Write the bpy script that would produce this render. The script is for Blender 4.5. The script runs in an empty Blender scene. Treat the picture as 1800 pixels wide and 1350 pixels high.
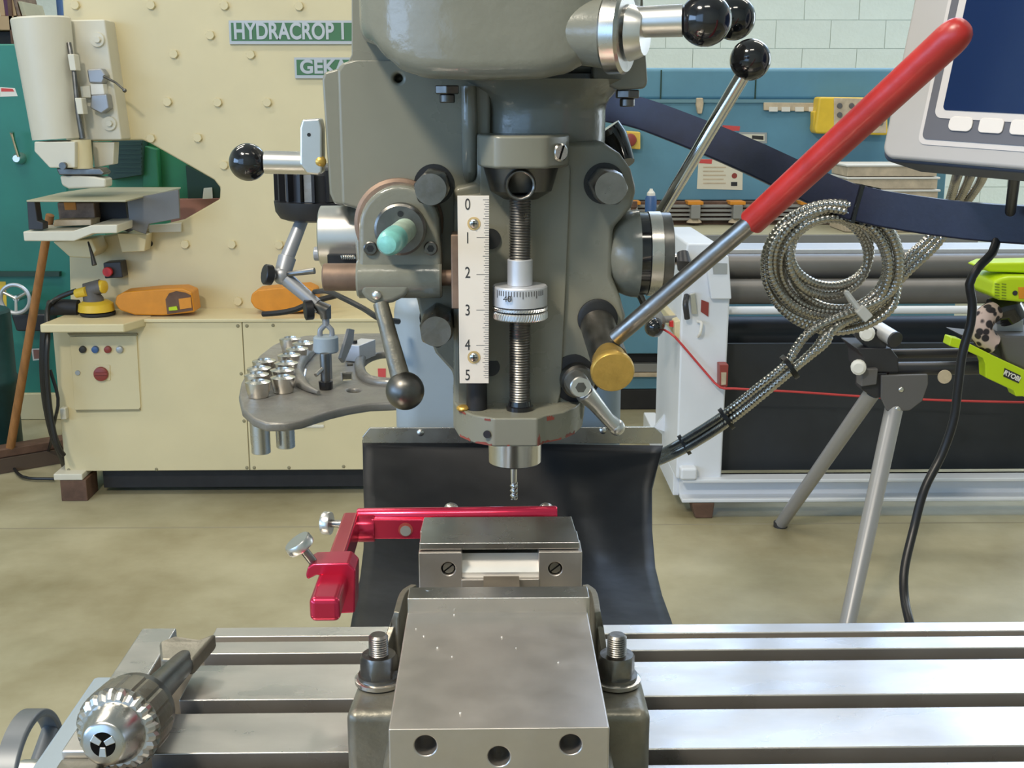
import bpy, bmesh, math, random
from mathutils import Vector, Matrix, Euler
random.seed(7)
R = math.radians
PI = math.pi
scene = bpy.context.scene
C = scene.collection

# ------------------------------------------------------------------ camera
CAMH, F, PITCH, YAW = 1.42, 2100.0, R(13.3), R(1.009)
c_right = Vector((math.cos(YAW), -math.sin(YAW), 0))
c_fwd = Vector((math.sin(YAW) * math.cos(PITCH), math.cos(YAW) * math.cos(PITCH), -math.sin(PITCH)))
c_up = c_right.cross(c_fwd)
CAM = Vector((0, 0, CAMH))
cd = bpy.data.cameras.new('camera')
cam = bpy.data.objects.new('camera', cd)
C.objects.link(cam)
cd.sensor_width = 36.0
cd.lens = 36.0 * F / 1800.0
cd.clip_start, cd.clip_end = 0.02, 60
M = Matrix((c_right, c_up, -c_fwd)).transposed().to_4x4()
M.translation = CAM
cam.matrix_world = M
scene.camera = cam

# ------------------------------------------------------------------ world, lights, exposure
w = bpy.data.worlds.new('world')
scene.world = w
w.use_nodes = True
w.node_tree.nodes['Background'].inputs[0].default_value = (0.75, 0.85, 1.0, 1)
w.node_tree.nodes['Background'].inputs[1].default_value = 0.4
scene.view_settings.view_transform = 'Standard'
scene.view_settings.look = 'None'
scene.view_settings.exposure = 0.0
scene.view_settings.gamma = 1.0


def area(name, loc, target, sx, sy, power, col):
    l = bpy.data.lights.new(name, 'AREA')
    l.shape = 'RECTANGLE'
    l.size, l.size_y = sx, sy
    l.energy = power
    l.color = col
    o = bpy.data.objects.new(name, l)
    C.objects.link(o)
    o.location = loc
    d = Vector(target) - Vector(loc)
    o.rotation_euler = d.to_track_quat('-Z', 'Y').to_euler()
    return o


WARM = (1.0, 0.93, 0.80)
DAY = (0.40, 0.62, 1.0)
# ceiling tube lamps (rows over the shop floor)
for k, (lx, ly, le) in enumerate([(-2.7, 2.6, 64), (2.4, 2.9, 44), (-2.7, 4.9, 52), (2.8, 5.4, 46), (0.0, 6.9, 40), (0.1, -1.7, 42)]):
    area('ceiling_lamp_light', (lx, ly, 5.0), (lx, ly, 0), 2.4 if abs(lx) > 1 else 1.4, 0.4, le, WARM)
# key: bright lamp up and to the left, in front of the mill
area('key_lamp_light', (-1.25, -0.55, 3.6), (0.05, 0.85, 1.45), 0.6, 0.25, 96, (1.0, 0.90, 0.74))
# daylight: long window in the left wall, blue fill added at the front wall, clerestory in the back wall, door in the right wall
area('left_window_light', (-5.9, -1.7, 2.2), (0, -1.7, 2.2), 4.2, 1.8, 170, DAY)
area('front_fill_light', (-3.7, -3.9, 2.0), (-3.7, 0, 2.0), 4.0, 2.8, 75, (0.34, 0.58, 1.0))  # added fill, widens the blue reflection on the top housing
area('clerestory_light', (3.7, 8.9, 5.2), (3.7, 0, 5.2), 4.7, 1.95, 135, (0.34, 0.56, 1.0))
area('right_door_light', (6.4, 6.4, 1.9), (0, 6.4, 1.9), 2.4, 2.8, 80, (0.80, 0.90, 1.0))


# ------------------------------------------------------------------ pixel helpers (measuring the photo: 1800 x 1350)
def ray(px, py):
    return c_fwd + c_right * ((px - 900) / F) + c_up * ((675 - py) / F)


def P(px, py, Y):
    d = ray(px, py)
    return CAM + d * (Y / d.y)


def PZ(px, py, z):
    d = ray(px, py)
    return CAM + d * ((z - CAMH) / d.z)


def S(n, p):
    return n * (Vector(p) - CAM).dot(c_fwd) / F


def XZ(pts, Y):
    return [(P(a, b, Y).x, P(a, b, Y).z) for a, b in pts]


# ------------------------------------------------------------------ materials
MATS = {}


def mat(name, col, rough=.5, metal=0., var=0., vscale=6., bump=0., bscale=80., rvar=0., coat=0., emit=0., col2=None, stretch=None, spec=.5):
    m = bpy.data.materials.new(name)
    m.use_nodes = True
    nt = m.node_tree
    b = nt.nodes['Principled BSDF']
    b.inputs['Base Color'].default_value = (*col, 1)
    b.inputs['Roughness'].default_value = rough
    b.inputs['Metallic'].default_value = metal
    b.inputs['Coat Weight'].default_value = coat
    b.inputs['Coat Roughness'].default_value = .12
    b.inputs['Specular IOR Level'].default_value = spec
    if emit:
        b.inputs['Emission Color'].default_value = (*col, 1)
        b.inputs['Emission Strength'].default_value = emit
    tc = nt.nodes.new('ShaderNodeTexCoord')
    src = tc.outputs['Object']
    if stretch:
        mp = nt.nodes.new('ShaderNodeMapping')
        mp.inputs['Scale'].default_value = stretch
        nt.links.new(src, mp.inputs[0])
        src = mp.outputs[0]
    if var or col2:
        n = nt.nodes.new('ShaderNodeTexNoise')
        n.inputs['Scale'].default_value = vscale
        n.inputs['Detail'].default_value = 6
        n.inputs['Roughness'].default_value = .6
        nt.links.new(src, n.inputs['Vector'])
        cr = nt.nodes.new('ShaderNodeValToRGB')
        cr.color_ramp.elements[0].position = .32
        cr.color_ramp.elements[1].position = .70
        a = [max(0, c * (1 - var)) for c in col]
        z = [min(1, c * (1 + var)) for c in (col2 or col)]
        cr.color_ramp.elements[0].color = (*a, 1)
        cr.color_ramp.elements[1].color = (*z, 1)
        nt.links.new(n.outputs['Fac'], cr.inputs[0])
        nt.links.new(cr.outputs[0], b.inputs['Base Color'])
    if rvar:
        n = nt.nodes.new('ShaderNodeTexNoise')
        n.inputs['Scale'].default_value = vscale * 2.3
        n.inputs['Detail'].default_value = 5
        nt.links.new(src, n.inputs['Vector'])
        mr = nt.nodes.new('ShaderNodeMapRange')
        mr.inputs['From Min'].default_value = .3
        mr.inputs['From Max'].default_value = .7
        mr.inputs['To Min'].default_value = max(.02, rough - rvar)
        mr.inputs['To Max'].default_value = min(1, rough + rvar)
        nt.links.new(n.outputs['Fac'], mr.inputs['Value'])
        nt.links.new(mr.outputs[0], b.inputs['Roughness'])
    if bump:
        n = nt.nodes.new('ShaderNodeTexNoise')
        n.inputs['Scale'].default_value = bscale
        n.inputs['Detail'].default_value = 4
        nt.links.new(src, n.inputs['Vector'])
        bp = nt.nodes.new('ShaderNodeBump')
        bp.inputs['Strength'].default_value = bump
        bp.inputs['Distance'].default_value = .01
        nt.links.new(n.outputs['Fac'], bp.inputs['Height'])
        nt.links.new(bp.outputs[0], b.inputs['Normal'])
    MATS[name] = m
    return m


mat('floor', (.30, .255, .14), .45, 0, .18, 1.6, .05, 12, .12, col2=(.40, .37, .25))
mat('joint', (.30, .27, .19), .7)
mat('ceiling', (.62, .62, .58), .8)
mat('block', (.72, .79, .73), .55, 0, .05, 3, .25, 45)
mat('mortar', (.70, .77, .71), .8)
mat('sidewall', (.55, .60, .56), .7)
mat('grey_paint', (.195, .193, .152), .30, 0, .06, 9, .03, 30, .06, spec=.5)
mat('grey_hammer', (.190, .190, .152), .20, 0, .05, 9, .10, 55, .05)
mat('red_primer', (.22, .045, .03), .6, 0, .3, 60)
mat('blue_grey', (.27, .33, .38), .45, 0, .08, 5, .03, 40)
mat('steel', (.62, .60, .56), .28, 1, .06, 14, .0, 60, .08)
mat('table_steel', (.60, .575, .54), .30, .86, .14, 7, .0, 25, .07, stretch=(1, 2.2, 1))
mat('vise_steel', (.54, .50, .46), .36, .88, .09, 22, .0, 60, .04)
mat('ground_steel', (.60, .585, .56), .26, 1, .05, 20, 0, 60, .04)
mat('whitened_steel', (.96, .94, .90), .25, .55, .04, 30)
mat('dark_steel', (.17, .165, .155), .36, 1, .25, 30, .02, 80, .08)
mat('bolt_steel', (.26, .25, .235), .33, 1, .2, 45, .05, 120, .06)
mat('rod_steel', (.27, .255, .235), .36, 1, .2, 40, .03, 90, .08)
mat('cast_iron', (.20, .19, .155), .42, .6, .25, 26, .08, 140, .08)
mat('slot', (.13, .11, .085), .55, .35, .3, 18)
mat('rusty', (.24, .165, .12), .55, .5, .3, 30)
mat('chrome', (.78, .77, .76), .10, 1)
mat('satin', (.74, .73, .71), .32, 1, .03, 40)
mat('satin_white', (.62, .63, .66), .42, .55, .03, 40)
mat('black', (.012, .012, .013), .4)
mat('void', (.004, .004, .004), .9, spec=.1)
mat('wheel_grey', (.13, .145, .16), .4, .2)
mat('black_gloss', (.008, .008, .010), .10, coat=.6)
mat('black_matte', (.016, .016, .018), .6, 0, .2, 20)
mat('rubber', (.010, .0105, .012), .52, 0, .3, 10, .05, 14, .1, spec=.35)
mat('panel_black', (.022, .025, .030), .5, 0, .2, 5)
mat('boom', (.010, .015, .045), .38, 0, .15, 60, .02, 300, spec=.6)  # near-black arm, blue of the window reflection mixed into its colour
mat('mint', (.20, .52, .48), .3, 0, .25, 70, .04, 60, coat=.4)
mat('mint_dirty', (.36, .46, .38), .5, 0, .25, 90)
mat('red_grip', (.42, .022, .018), .36, 0, .18, 30, .06, 60, spec=.55)
mat('ano_red', (.62, .030, .085), .24, .75, .04, 20, coat=.3)
mat('brass', (.62, .40, .10), .38, .75, .18, 60, .12, 90)
mat('ruler', (.72, .66, .58), .5, 0, .04, 12)
mat('stain', (.50, .36, .16), .6, 0, .2, 80)
mat('ink', (.03, .03, .03), .6)
mat('cream', (.70, .61, .375), .42, 0, .05, 2.2, .03, 10)
mat('cream_lt', (.69, .66, .55), .40, 0, .04, 3, .02, 10)
mat('seam', (.28, .25, .15), .7)
mat('sign_green', (.05, .17, .075), .5)
mat('sign_silver', (.42, .44, .45), .4, .4)
mat('teal', (.022, .20, .155), .42, 0, .15, 2.5, .02, 12)
mat('green', (.03, .22, .10), .45, 0, .15, 4)
mat('dark_green', (.015, .05, .035), .5)
mat('drum', (.015, .06, .065), .5, 0, .3, 8)
mat('pinkish', (.33, .15, .12), .6)
mat('orange', (.70, .27, .02), .45, 0, .08, 20)
mat('yellow', (.78, .52, .04), .45, 0, .06, 20)
mat('e_yellow', (.80, .56, .10), .45)
mat('lime', (.50, .68, .01), .35)
mat('lime_dark', (.20, .28, .01), .6)
mat('red_plastic', (.60, .03, .03), .35)
mat('dull_red', (.28, .05, .04), .45)
mat('blue_plastic', (.05, .12, .30), .4)
mat('shear_blue', (.12, .29, .41), .45, 0, .13, 2.0, .02, 10)
mat('shear_top', (.15, .29, .36), .5, 0, .1, 2)
mat('bed', (.42, .40, .28), .5, 0, .1, 4)
mat('bed_edge', (.28, .28, .27), .5, .2)
mat('tan', (.55, .45, .32), .6, 0, .2, 20)
mat('white_paint', (.74, .77, .82), .4, 0, .03, 4)
mat('white_plastic', (.78, .76, .70), .45)
mat('paper', (.72, .70, .58), .7)
mat('paper_red', (.62, .08, .08), .7)
mat('roller_steel', (.17, .163, .155), .45, .5, .1, 6)
mat('wood', (.36, .16, .05), .5, 0, .25, 6, stretch=(8, 8, .8))
mat('wood_dark', (.13, .07, .045), .7, 0, .3, 18)
mat('carton', (.48, .34, .20), .75)
mat('purple', (.10, .04, .09), .7)
mat('dro_bezel', (.40, .385, .37), .42, 0, .02, 20)
mat('dro_side', (.05, .06, .085), .5)
mat('dro_panel', (.105, .105, .12), .45)
mat('dro_line', (.55, .52, .50), .4)
mat('screen', (.008, .022, .075), .16, coat=.3)
mat('button', (.66, .62, .58), .5)
mat('leg_grey', (.36, .355, .36), .35, .35)
mat('stand_black', (.03, .03, .035), .38)
mat('saw_grey', (.12, .115, .115), .5)
mat('wire_red', (.55, .05, .05), .5)
mat('clear', (.62, .65, .68), .15, .2)
mat('bristle', (.10, .07, .05), .9)
mat('armour', (.52, .49, .44), .24, 1, .12, 60)
mat('dark_fin', (.015, .016, .020), .38)
mat('lamp_grey', (.33, .34, .36), .4, .5)
mat('tray_cast', (.24, .228, .205), .42, .5, .18, 14, .12, 70, .08)
mat('nose_steel', (.72, .69, .64), .22, 1, .04, 30)
mat('glass_pane', (.75, .85, 1.0), .2, emit=2.5)


def leopard():
    m = mat('leopard', (.45, .33, .30), .8)
    nt = m.node_tree
    b = nt.nodes['Principled BSDF']
    tc = nt.nodes.new('ShaderNodeTexCoord')
    v = nt.nodes.new('ShaderNodeTexVoronoi')
    v.inputs['Scale'].default_value = 42
    cr = nt.nodes.new('ShaderNodeValToRGB')
    cr.color_ramp.elements[0].color = (.02, .015, .02, 1)
    cr.color_ramp.elements[0].position = .42
    cr.color_ramp.elements[1].color = (.50, .38, .34, 1)
    cr.color_ramp.elements[1].position = .55
    nt.links.new(tc.outputs['Object'], v.inputs['Vector'])
    nt.links.new(v.outputs['Distance'], cr.inputs[0])
    nt.links.new(cr.outputs[0], b.inputs['Base Color'])


leopard()


# ------------------------------------------------------------------ mesh building
class MB:
    def __init__(s):
        s.v, s.f = [], []

    def add(s, vs, fs):
        o = len(s.v)
        s.v += [tuple(v) for v in vs]
        s.f += [tuple(i + o for i in f) for f in fs]
        return s

    def box(s, x0, x1, y0, y1, z0, z1):
        vs = [(x, y, z) for z in (z0, z1) for y in (y0, y1) for x in (x0, x1)]
        return s.add(vs, [(0, 2, 3, 1), (4, 5, 7, 6), (0, 1, 5, 4), (2, 6, 7, 3), (0, 4, 6, 2), (1, 3, 7, 5)])

    def loop(s, pts, vec):
        pts = [Vector(p) for p in pts]
        n = len(pts)
        vs = pts + [p + Vector(vec) for p in pts]
        fs = [tuple(range(n)), tuple(range(2 * n - 1, n - 1, -1))]
        fs += [(i, (i + 1) % n, n + (i + 1) % n, n + i) for i in range(n)]
        return s.add(vs, fs)

    def prism(s, xz, y0, y1):
        return s.loop([(x, y0, z) for x, z in xz], (0, y1 - y0, 0))

    def ppx(s, px, Y, depth):
        return s.prism(XZ(px, Y), Y, Y + depth)

    def plan(s, xy, z0, z1):
        return s.loop([(x, y, z0) for x, y in xy], (0, 0, z1 - z0))

    def lathe(s, org, axis, prof, n=32, mod=None):
        org, ax = Vector(org), Vector(axis).normalized()
        t = Vector((0, 0, 1)) if abs(ax.z) < .9 else Vector((1, 0, 0))
        e1 = ax.cross(t).normalized()
        e2 = ax.cross(e1)
        vs, fs = [], []
        for j, (d, r) in enumerate(prof):
            for i in range(n):
                a = 2 * PI * i / n
                rr = r * (mod(i, j) if mod else 1)
                vs.append(org + ax * d + (e1 * math.cos(a) + e2 * math.sin(a)) * rr)
        m = len(prof)
        for j in range(m - 1):
            for i in range(n):
                k = (i + 1) % n
                fs.append((j * n + i, j * n + k, (j + 1) * n + k, (j + 1) * n + i))
        fs.append(tuple(range(n)))
        fs.append(tuple(range((m - 1) * n, m * n)))
        return s.add(vs, fs)

    def cyl(s, a, b, r, n=24, r2=None):
        a, b = Vector(a), Vector(b)
        return s.lathe(a, b - a, [(0, r), ((b - a).length, r if r2 is None else r2)], n)

    def sphere(s, c, r, n=28, m=16, sc=(1, 1, 1)):
        vs, fs = [], []
        c = Vector(c)
        for j in range(1, m):
            th = PI * j / m
            for i in range(n):
                a = 2 * PI * i / n
                vs.append(c + Vector((r * sc[0] * math.sin(th) * math.cos(a), r * sc[1] * math.sin(th) * math.sin(a), r * sc[2] * math.cos(th))))
        top, bot = len(vs), len(vs) + 1
        vs += [c + Vector((0, 0, r * sc[2])), c - Vector((0, 0, r * sc[2]))]
        for j in range(m - 2):
            for i in range(n):
                k = (i + 1) % n
                fs.append((j * n + i, (j + 1) * n + i, (j + 1) * n + k, j * n + k))
        for i in range(n):
            k = (i + 1) % n
            fs.append((top, i, k))
            fs.append((bot, (m - 2) * n + k, (m - 2) * n + i))
        return s.add(vs, fs)

    def tube(s, pts, rad, n=10, flat=None):
        pts = [Vector(p) for p in pts]
        m = len(pts)
        if not isinstance(rad, (list, tuple)):
            rad = [rad] * m
        tan = []
        for i in range(m):
            t = pts[min(i + 1, m - 1)] - pts[max(i - 1, 0)]
            tan.append(t.normalized() if t.length > 1e-9 else Vector((0, 0, 1)))
        t0 = tan[0]
        nrm = t0.orthogonal().normalized()
        vs, fs = [], []
        for i in range(m):
            if i:
                q = tan[i - 1].rotation_difference(tan[i])
                nrm = (q @ nrm).normalized()
            b = tan[i].cross(nrm)
            for k in range(n):
                a = 2 * PI * k / n
                vs.append(pts[i] + (nrm * math.cos(a) + b * math.sin(a)) * rad[i])
        for i in range(m - 1):
            for k in range(n):
                j = (k + 1) % n
                fs.append((i * n + k, i * n + j, (i + 1) * n + j, (i + 1) * n + k))
        fs.append(tuple(range(n)))
        fs.append(tuple(range((m - 1) * n, m * n)))
        return s.add(vs, fs)

    def grid(s, rows):
        n = len(rows[0])
        vs = [p for r in rows for p in r]
        fs = []
        for j in range(len(rows) - 1):
            for i in range(n - 1):
                fs.append((j * n + i, j * n + i + 1, (j + 1) * n + i + 1, (j + 1) * n + i))
        return s.add(vs, fs)

    def mesh(s, name, angle=.6):
        me = bpy.data.meshes.new(name)
        me.from_pydata([tuple(v) for v in s.v], [], s.f)
        bm = bmesh.new()
        bm.from_mesh(me)
        bmesh.ops.recalc_face_normals(bm, faces=bm.faces)
        bm.to_mesh(me)
        bm.free()
        me.shade_smooth()
        me.set_sharp_from_angle(angle=angle)
        return me

    def build(s, name, m, parent=None, bevel=0, seg=2, angle=.6, solid=0):
        me = s.mesh(name, angle)
        me.materials.append(MATS[m])
        o = link(name, me, parent)
        if solid:
            md = o.modifiers.new('solid', 'SOLIDIFY')
            md.thickness = solid
            md.offset = 0
        if bevel:
            md = o.modifiers.new('bevel', 'BEVEL')
            md.width = bevel
            md.segments = seg
            md.limit_method = 'ANGLE'
            md.angle_limit = R(30)
            md.harden_normals = True
        return o


def link(name, data, parent=None, loc=None, rot=None):
    o = bpy.data.objects.new(name, data)
    C.objects.link(o)
    if parent is not None:
        o.parent = parent
        o.matrix_parent_inverse = Matrix.Translation(-Vector(parent.location)) if parent.type == 'EMPTY' else Matrix.Identity(4)
    if loc is not None:
        o.location = loc
    if rot is not None:
        o.rotation_euler = rot
    return o


def thing(name, label, cat, loc, group=None):
    o = bpy.data.objects.new(name, None)
    o.empty_display_size = .05
    C.objects.link(o)
    o.location = loc
    return tag(o, label, cat, group)


def tag(o, label, cat, group=None):
    o['label'] = label
    o['category'] = cat
    if group:
        o['group'] = group
    return o


def struct(o):
    o['kind'] = 'structure'
    return o


def text(name, s, size, loc, m, parent, rot=(PI / 2, 0, 0), extr=.0005, align='LEFT', sx=1., mw=None, bold=0):
    cu = bpy.data.curves.new(name, 'FONT')
    cu.body = s
    cu.size = size
    cu.extrude = extr
    cu.offset = bold
    cu.align_x = align
    cu.align_y = 'CENTER'
    tmp = bpy.data.objects.new('tmp', cu)
    C.objects.link(tmp)
    me = bpy.data.meshes.new_from_object(tmp.evaluated_get(bpy.context.evaluated_depsgraph_get()))
    bpy.data.objects.remove(tmp)
    me.materials.clear()
    me.materials.append(MATS[m])
    T = mw if mw is not None else Matrix.Translation(loc) @ Euler(rot).to_matrix().to_4x4()
    me.transform(T @ Matrix.Diagonal((sx, 1, 1, 1)))
    me.name = name
    return link(name, me, parent)


def flat(outer, holes, z, thick, bev=0):
    """plate in the XY plane with holes, top at z"""
    cu = bpy.data.curves.new('flat', 'CURVE')
    cu.dimensions = '2D'
    cu.fill_mode = 'BOTH'
    cu.extrude = thick / 2 - bev
    cu.bevel_depth = bev
    cu.bevel_resolution = 2
    for lp in [outer] + holes:
        sp = cu.splines.new('POLY')
        sp.points.add(len(lp) - 1)
        for p, q in zip(sp.points, lp):
            p.co = (q[0], q[1], 0, 1)
        sp.use_cyclic_u = True
    tmp = bpy.data.objects.new('tmp', cu)
    C.objects.link(tmp)
    me = bpy.data.meshes.new_from_object(tmp.evaluated_get(bpy.context.evaluated_depsgraph_get()))
    bpy.data.objects.remove(tmp)
    me.transform(Matrix.Translation((0, 0, z - thick / 2)))
    return me


def spline(pts, step):
    """Catmull-Rom resampling"""
    pts = [Vector(p) for p in pts]
    pts = [pts[0] * 2 - pts[1]] + pts + [pts[-1] * 2 - pts[-2]]
    out = []
    for i in range(1, len(pts) - 2):
        p0, p1, p2, p3 = pts[i - 1:i + 3]
        n = max(2, int((p2 - p1).length / step))
        for k in range(n):
            t = k / n
            out.append(.5 * ((2 * p1) + (p2 - p0) * t + (2 * p0 - 5 * p1 + 4 * p2 - p3) * t * t + (3 * p1 - p0 - 3 * p2 + p3) * t ** 3))
    out.append(pts[-2])
    return out


def hexprof(mb, org, axis, r, h, rot=0.):
    """hexagon head with chamfered round face"""
    org, ax = Vector(org), Vector(axis).normalized()
    t = Vector((0, 0, 1)) if abs(ax.z) < .9 else Vector((1, 0, 0))
    e1 = ax.cross(t).normalized()
    e2 = ax.cross(e1)
    n = 36
    rings = []
    ch_ = min(h * .2, r * .22)
    for d, kind in ((0, 1), (h - ch_, 1), (h, 0)):
        ring = []
        for i in range(n):
            a = 2 * PI * i / n
            k = math.cos(PI / 6) / math.cos(((a + rot) % (PI / 3)) - PI / 6)
            rr = r * (k if kind else .86)
            if kind and d > 0:
                dd = d + ch_ * (1 - k) / .14 * .55
            else:
                dd = d
            ring.append(org + ax * dd + (e1 * math.cos(a) + e2 * math.sin(a)) * rr)
        rings += ring
    fs = []
    for j in range(2):
        for i in range(n):
            k = (i + 1) % n
            fs.append((j * n + i, j * n + k, (j + 1) * n + k, (j + 1) * n + i))
    fs.append(tuple(range(n)))
    fs.append(tuple(range(2 * n, 3 * n)))
    mb.add(rings, fs)
    return mb


def cut(o, mb):
    """real holes: subtract the shapes in mb from o"""
    me = mb.mesh('cutter')
    c = bpy.data.objects.new('cutter', me)
    C.objects.link(c)
    md = o.modifiers.new('cut', 'BOOLEAN')
    md.operation = 'DIFFERENCE'
    md.solver = 'EXACT'
    md.object = c
    o.modifiers.move(len(o.modifiers) - 1, 0)
    new = bpy.data.meshes.new_from_object(o.evaluated_get(bpy.context.evaluated_depsgraph_get()))
    o.modifiers.clear()
    old = o.data
    o.data = new
    new.name = o.name
    bpy.data.objects.remove(c)
    return o


# ================================================================== SETTING
XL, XR, YB, YN, ZC = -6.0, 6.5, 9.0, -4.0, 6.6
fl = struct(MB().box(XL, XR, YN, YB, -.1, 0).build('floor', 'floor'))
jy = PZ(560, 926, 0).y
MB().box(XL, XR, jy - .004, jy + .004, -.004, .0008).build('expansion_joint', 'joint', fl)
jx = PZ(300, 1000, 0).x
struct(MB().box(XL, XR, YN, YB, ZC, ZC + .1).build('ceiling', 'ceiling'))
struct(MB().box(XL - .1, XL, YN, YB, 0, ZC).build('wall_left', 'sidewall'))
struct(MB().box(XR, XR + .1, YN, YB, 0, ZC).build('wall_right', 'sidewall'))
struct(MB().box(XL, XR, YN - .1, YN, 0, ZC).build('wall_front', 'sidewall'))
wb = struct(MB().box(XL, XR, YB + .012, YB + .1, 0, ZC).build('wall_back', 'mortar'))
# painted concrete blocks, laid one by one where the photo shows the wall
bw, bh = .4, .2
blk = MB().box(-bw / 2 + .0025, bw / 2 - .0025, .006, .03, -bh / 2 + .0025, bh / 2 - .0025).mesh('block')
blk.materials.append(MATS['block'])
z_c = P(1400, 35, YB).z
x_c = P(1412, 60, YB).x
nrow0 = int(z_c / bh)
zoff = z_c - nrow0 * bh
for r in range(-1, 26):
    z = zoff + (r + .5) * bh
    if z > 2.6 or z < 0.0:
        continue
    for k in range(-15, 13):
        x = x_c + (k + .5 + (.5 if (r - nrow0) % 2 else 0)) * bw
        if z < 1.2 and x < 2.0:
            continue
        if x > 6.2 or x < -5.5 or (-2.0 < x < .3):
            continue
        if -4.8 < x and x < -2.8 or x > .3:
            o = link('block', blk, wb, (x, YB - .002 + random.uniform(-.0015, .0015), z))
# window openings (outside the frame; daylight comes through them)
for i, (x0, x1, y0, y1, z0, z1) in enumerate([(1.3, 6.1, 8.93, 8.97, 4.2, 6.2)]):
    wn = struct(MB().box(x0 - .06, x1 + .06, y0, y1 + .05, z0 - .06, z0).box(x0 - .06, x1 + .06, y0, y1 + .05, z1, z1 + .06)
                .box(x0 - .06, x0, y0, y1 + .05, z0, z1).box(x1, x1 + .06, y0, y1 + .05, z0, z1).build('window_1', 'white_paint'))
    for k in range(6):
        a = x0 + (x1 - x0) * k / 6
        MB().box(a + .02, a + (x1 - x0) / 6 - .02, y0 + .03, y1 + .02, z0 + .01, z1 - .01).build('pane', 'glass_pane', wn)

# ================================================================== MILL: table
T = CAMH - .361


def tz(y):  # depth on the table top for a photo row at the image centre
    return PZ(900, y, T).y


YBK = PZ(900, 1099, T).y
lend = PZ(235, 1127, T).x
table = thing('milling_table', 'long ground steel milling table with T slots in the foreground', 'machine table', (0, .67, T - .1))
XT1 = .78
XT0 = lend + .052
slots = []
for yn in (1160, 1244, 1341):
    e = PZ(1450, yn, T).y
    slots.append((e, e + .0165))
slots.sort()
YFR = slots[0][0] - .045
prof = [(YFR, T - .085), (YFR, T)]
for a, b in slots:
    prof += [(a, T), (a, T - .018), (a - .006, T - .018), (a - .006, T - .030), (b + .006, T - .030), (b + .006, T - .018), (b, T - .018), (b, T)]
g0, g1 = tz(1124), tz(1115)
prof += [(g0, T), (g0 + .001, T - .005), (g1, T - .005), (g1, T), (YBK, T), (YBK, T - .085)]
# table top strips, one between each pair of slots
yy = [YFR] + [v for ab in slots for v in ab] + [YBK]
for i in range(0, len(yy), 2):
    a, b = yy[i], yy[i + 1]
    if i == len(yy) - 2:
        MB().box(XT0, XT1, a, g0, T - .018, T).build('table_strip', 'table_steel', table, .0009)
        MB().box(XT0, XT1, g0, g1, T - .018, T - .004).build('coolant_groove', 'slot', table)
        MB().box(XT0, XT1, g1, b, T - .018, T).build('table_strip', 'table_steel', table, .0009)
    else:
        MB().box(XT0, XT1, a, b, T - .018, T).build('table_strip', 'table_steel', table, .0009)
bd = MB()
bd.box(XT0, XT1, YFR, YBK, T - .085, T - .032)
for i in range(0, len(yy), 2):
    bd.box(XT0, XT1, yy[i] + (.006 if i else 0), yy[i + 1] - (.006 if i < len(yy) - 2 else 0), T - .034, T - .018)
bd.build('table_body', 'slot', table)
# left end: cross gutter and rim
MB().box(lend, lend + .024, slots[0][0] + .02, YBK, T - .085, T).build('end_rim', 'table_steel', table, .0012)
MB().box(lend + .024, XT0, YFR, YBK, T - .085, T - .014).build('end_gutter', 'slot', table)
MB().box(lend, lend + .024, YFR - .02, slots[0][0] + .02, T - .085, T - .004).build('end_rim', 'cast_iron', table, .002)
el = MB()
a, b = PZ(188, 1166, T - .006), PZ(165, 1166, T - .006)
el.box(lend - .018, lend, YFR - .06, PZ(195, 1163, T).y, T - .09, T - .010)
el.build('end_casting', 'blue_grey', table, .003)
# saddle and knee below
mw_x = P(876, 1100, .62).x
sd = MB().box(mw_x - .20, mw_x + .22, .60, .755, T - .20, T - .087)
sd.build('saddle', 'grey_paint', table, .006)
# traverse handwheel at the table end
hw = thing('handwheel', 'grey cast handwheel at the lower left corner beside the table end', 'handwheel', (lend - .06, .60, T - .09))
hx = lend - .062
hc = Vector((hx, PZ(20, 1300, T - .05).y * 1.0, T - .083))
ring = MB()
n = 56
ro, ri = .049, .0435
rows = []
for i in range(n + 1):
    a = 2 * PI * i / n
    d = Vector((0, math.cos(a), math.sin(a)))
    rows.append([hc + d * ro + Vector((-.007, 0, 0)), hc + d * ro + Vector((.007, 0, 0)), hc + d * ri + Vector((.007, 0, 0)), hc + d * ri + Vector((-.007, 0, 0)), hc + d * ro + Vector((-.007, 0, 0))])
ring.grid(rows).build('rim', 'wheel_grey', hw, .002)
MB().cyl(hc - Vector((.008, 0, 0)), hc + Vector((.03, 0, 0)), .016).build('hub', 'satin', hw, .002)
for k in range(3):
    a = k * 2 * PI / 3 + .4
    d = Vector((0, math.cos(a), math.sin(a)))
    MB().cyl(hc + d * .012, hc + d * .045, .006, 12).build('spoke', 'wheel_grey', hw)
dl = MB().lathe(hc + Vector((.026, .0, 0)), (1, 0, 0), [(0, .030), (.012, .031), (.024, .031), (.026, .028)], 40)
dl.build('dial_ring', 'satin_white', hw)

# ================================================================== VISE
hv = .272
zv = CAMH - hv
v0, v1 = PZ(717, 1067, zv), PZ(1032, 1067, zv)
f0, f1 = PZ(683, 1282, zv), PZ(1071, 1279, zv)
vx0 = (v0.x + f0.x) / 2
vx1 = (v1.x + f1.x) / 2
vc = (vx0 + vx1) / 2
yv1, yv0 = (v0.y + v1.y) / 2, (f0.y + f1.y) / 2
vise = thing('machine_vise', 'steel machine vise bolted onto the milling table', 'vise', (vc, .62, T))
bodyb = MB()
bodyb.box(vc - .060, vc + .060, yv0 - .02, .775, T + .0004, T + .030)
bodyb.box(vc - .050, vc + .050, yv0 - .02, .765, T + .030, T + .052)
bodyb.build('vise_bed', 'cast_iron', vise, .006, 3)
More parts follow.
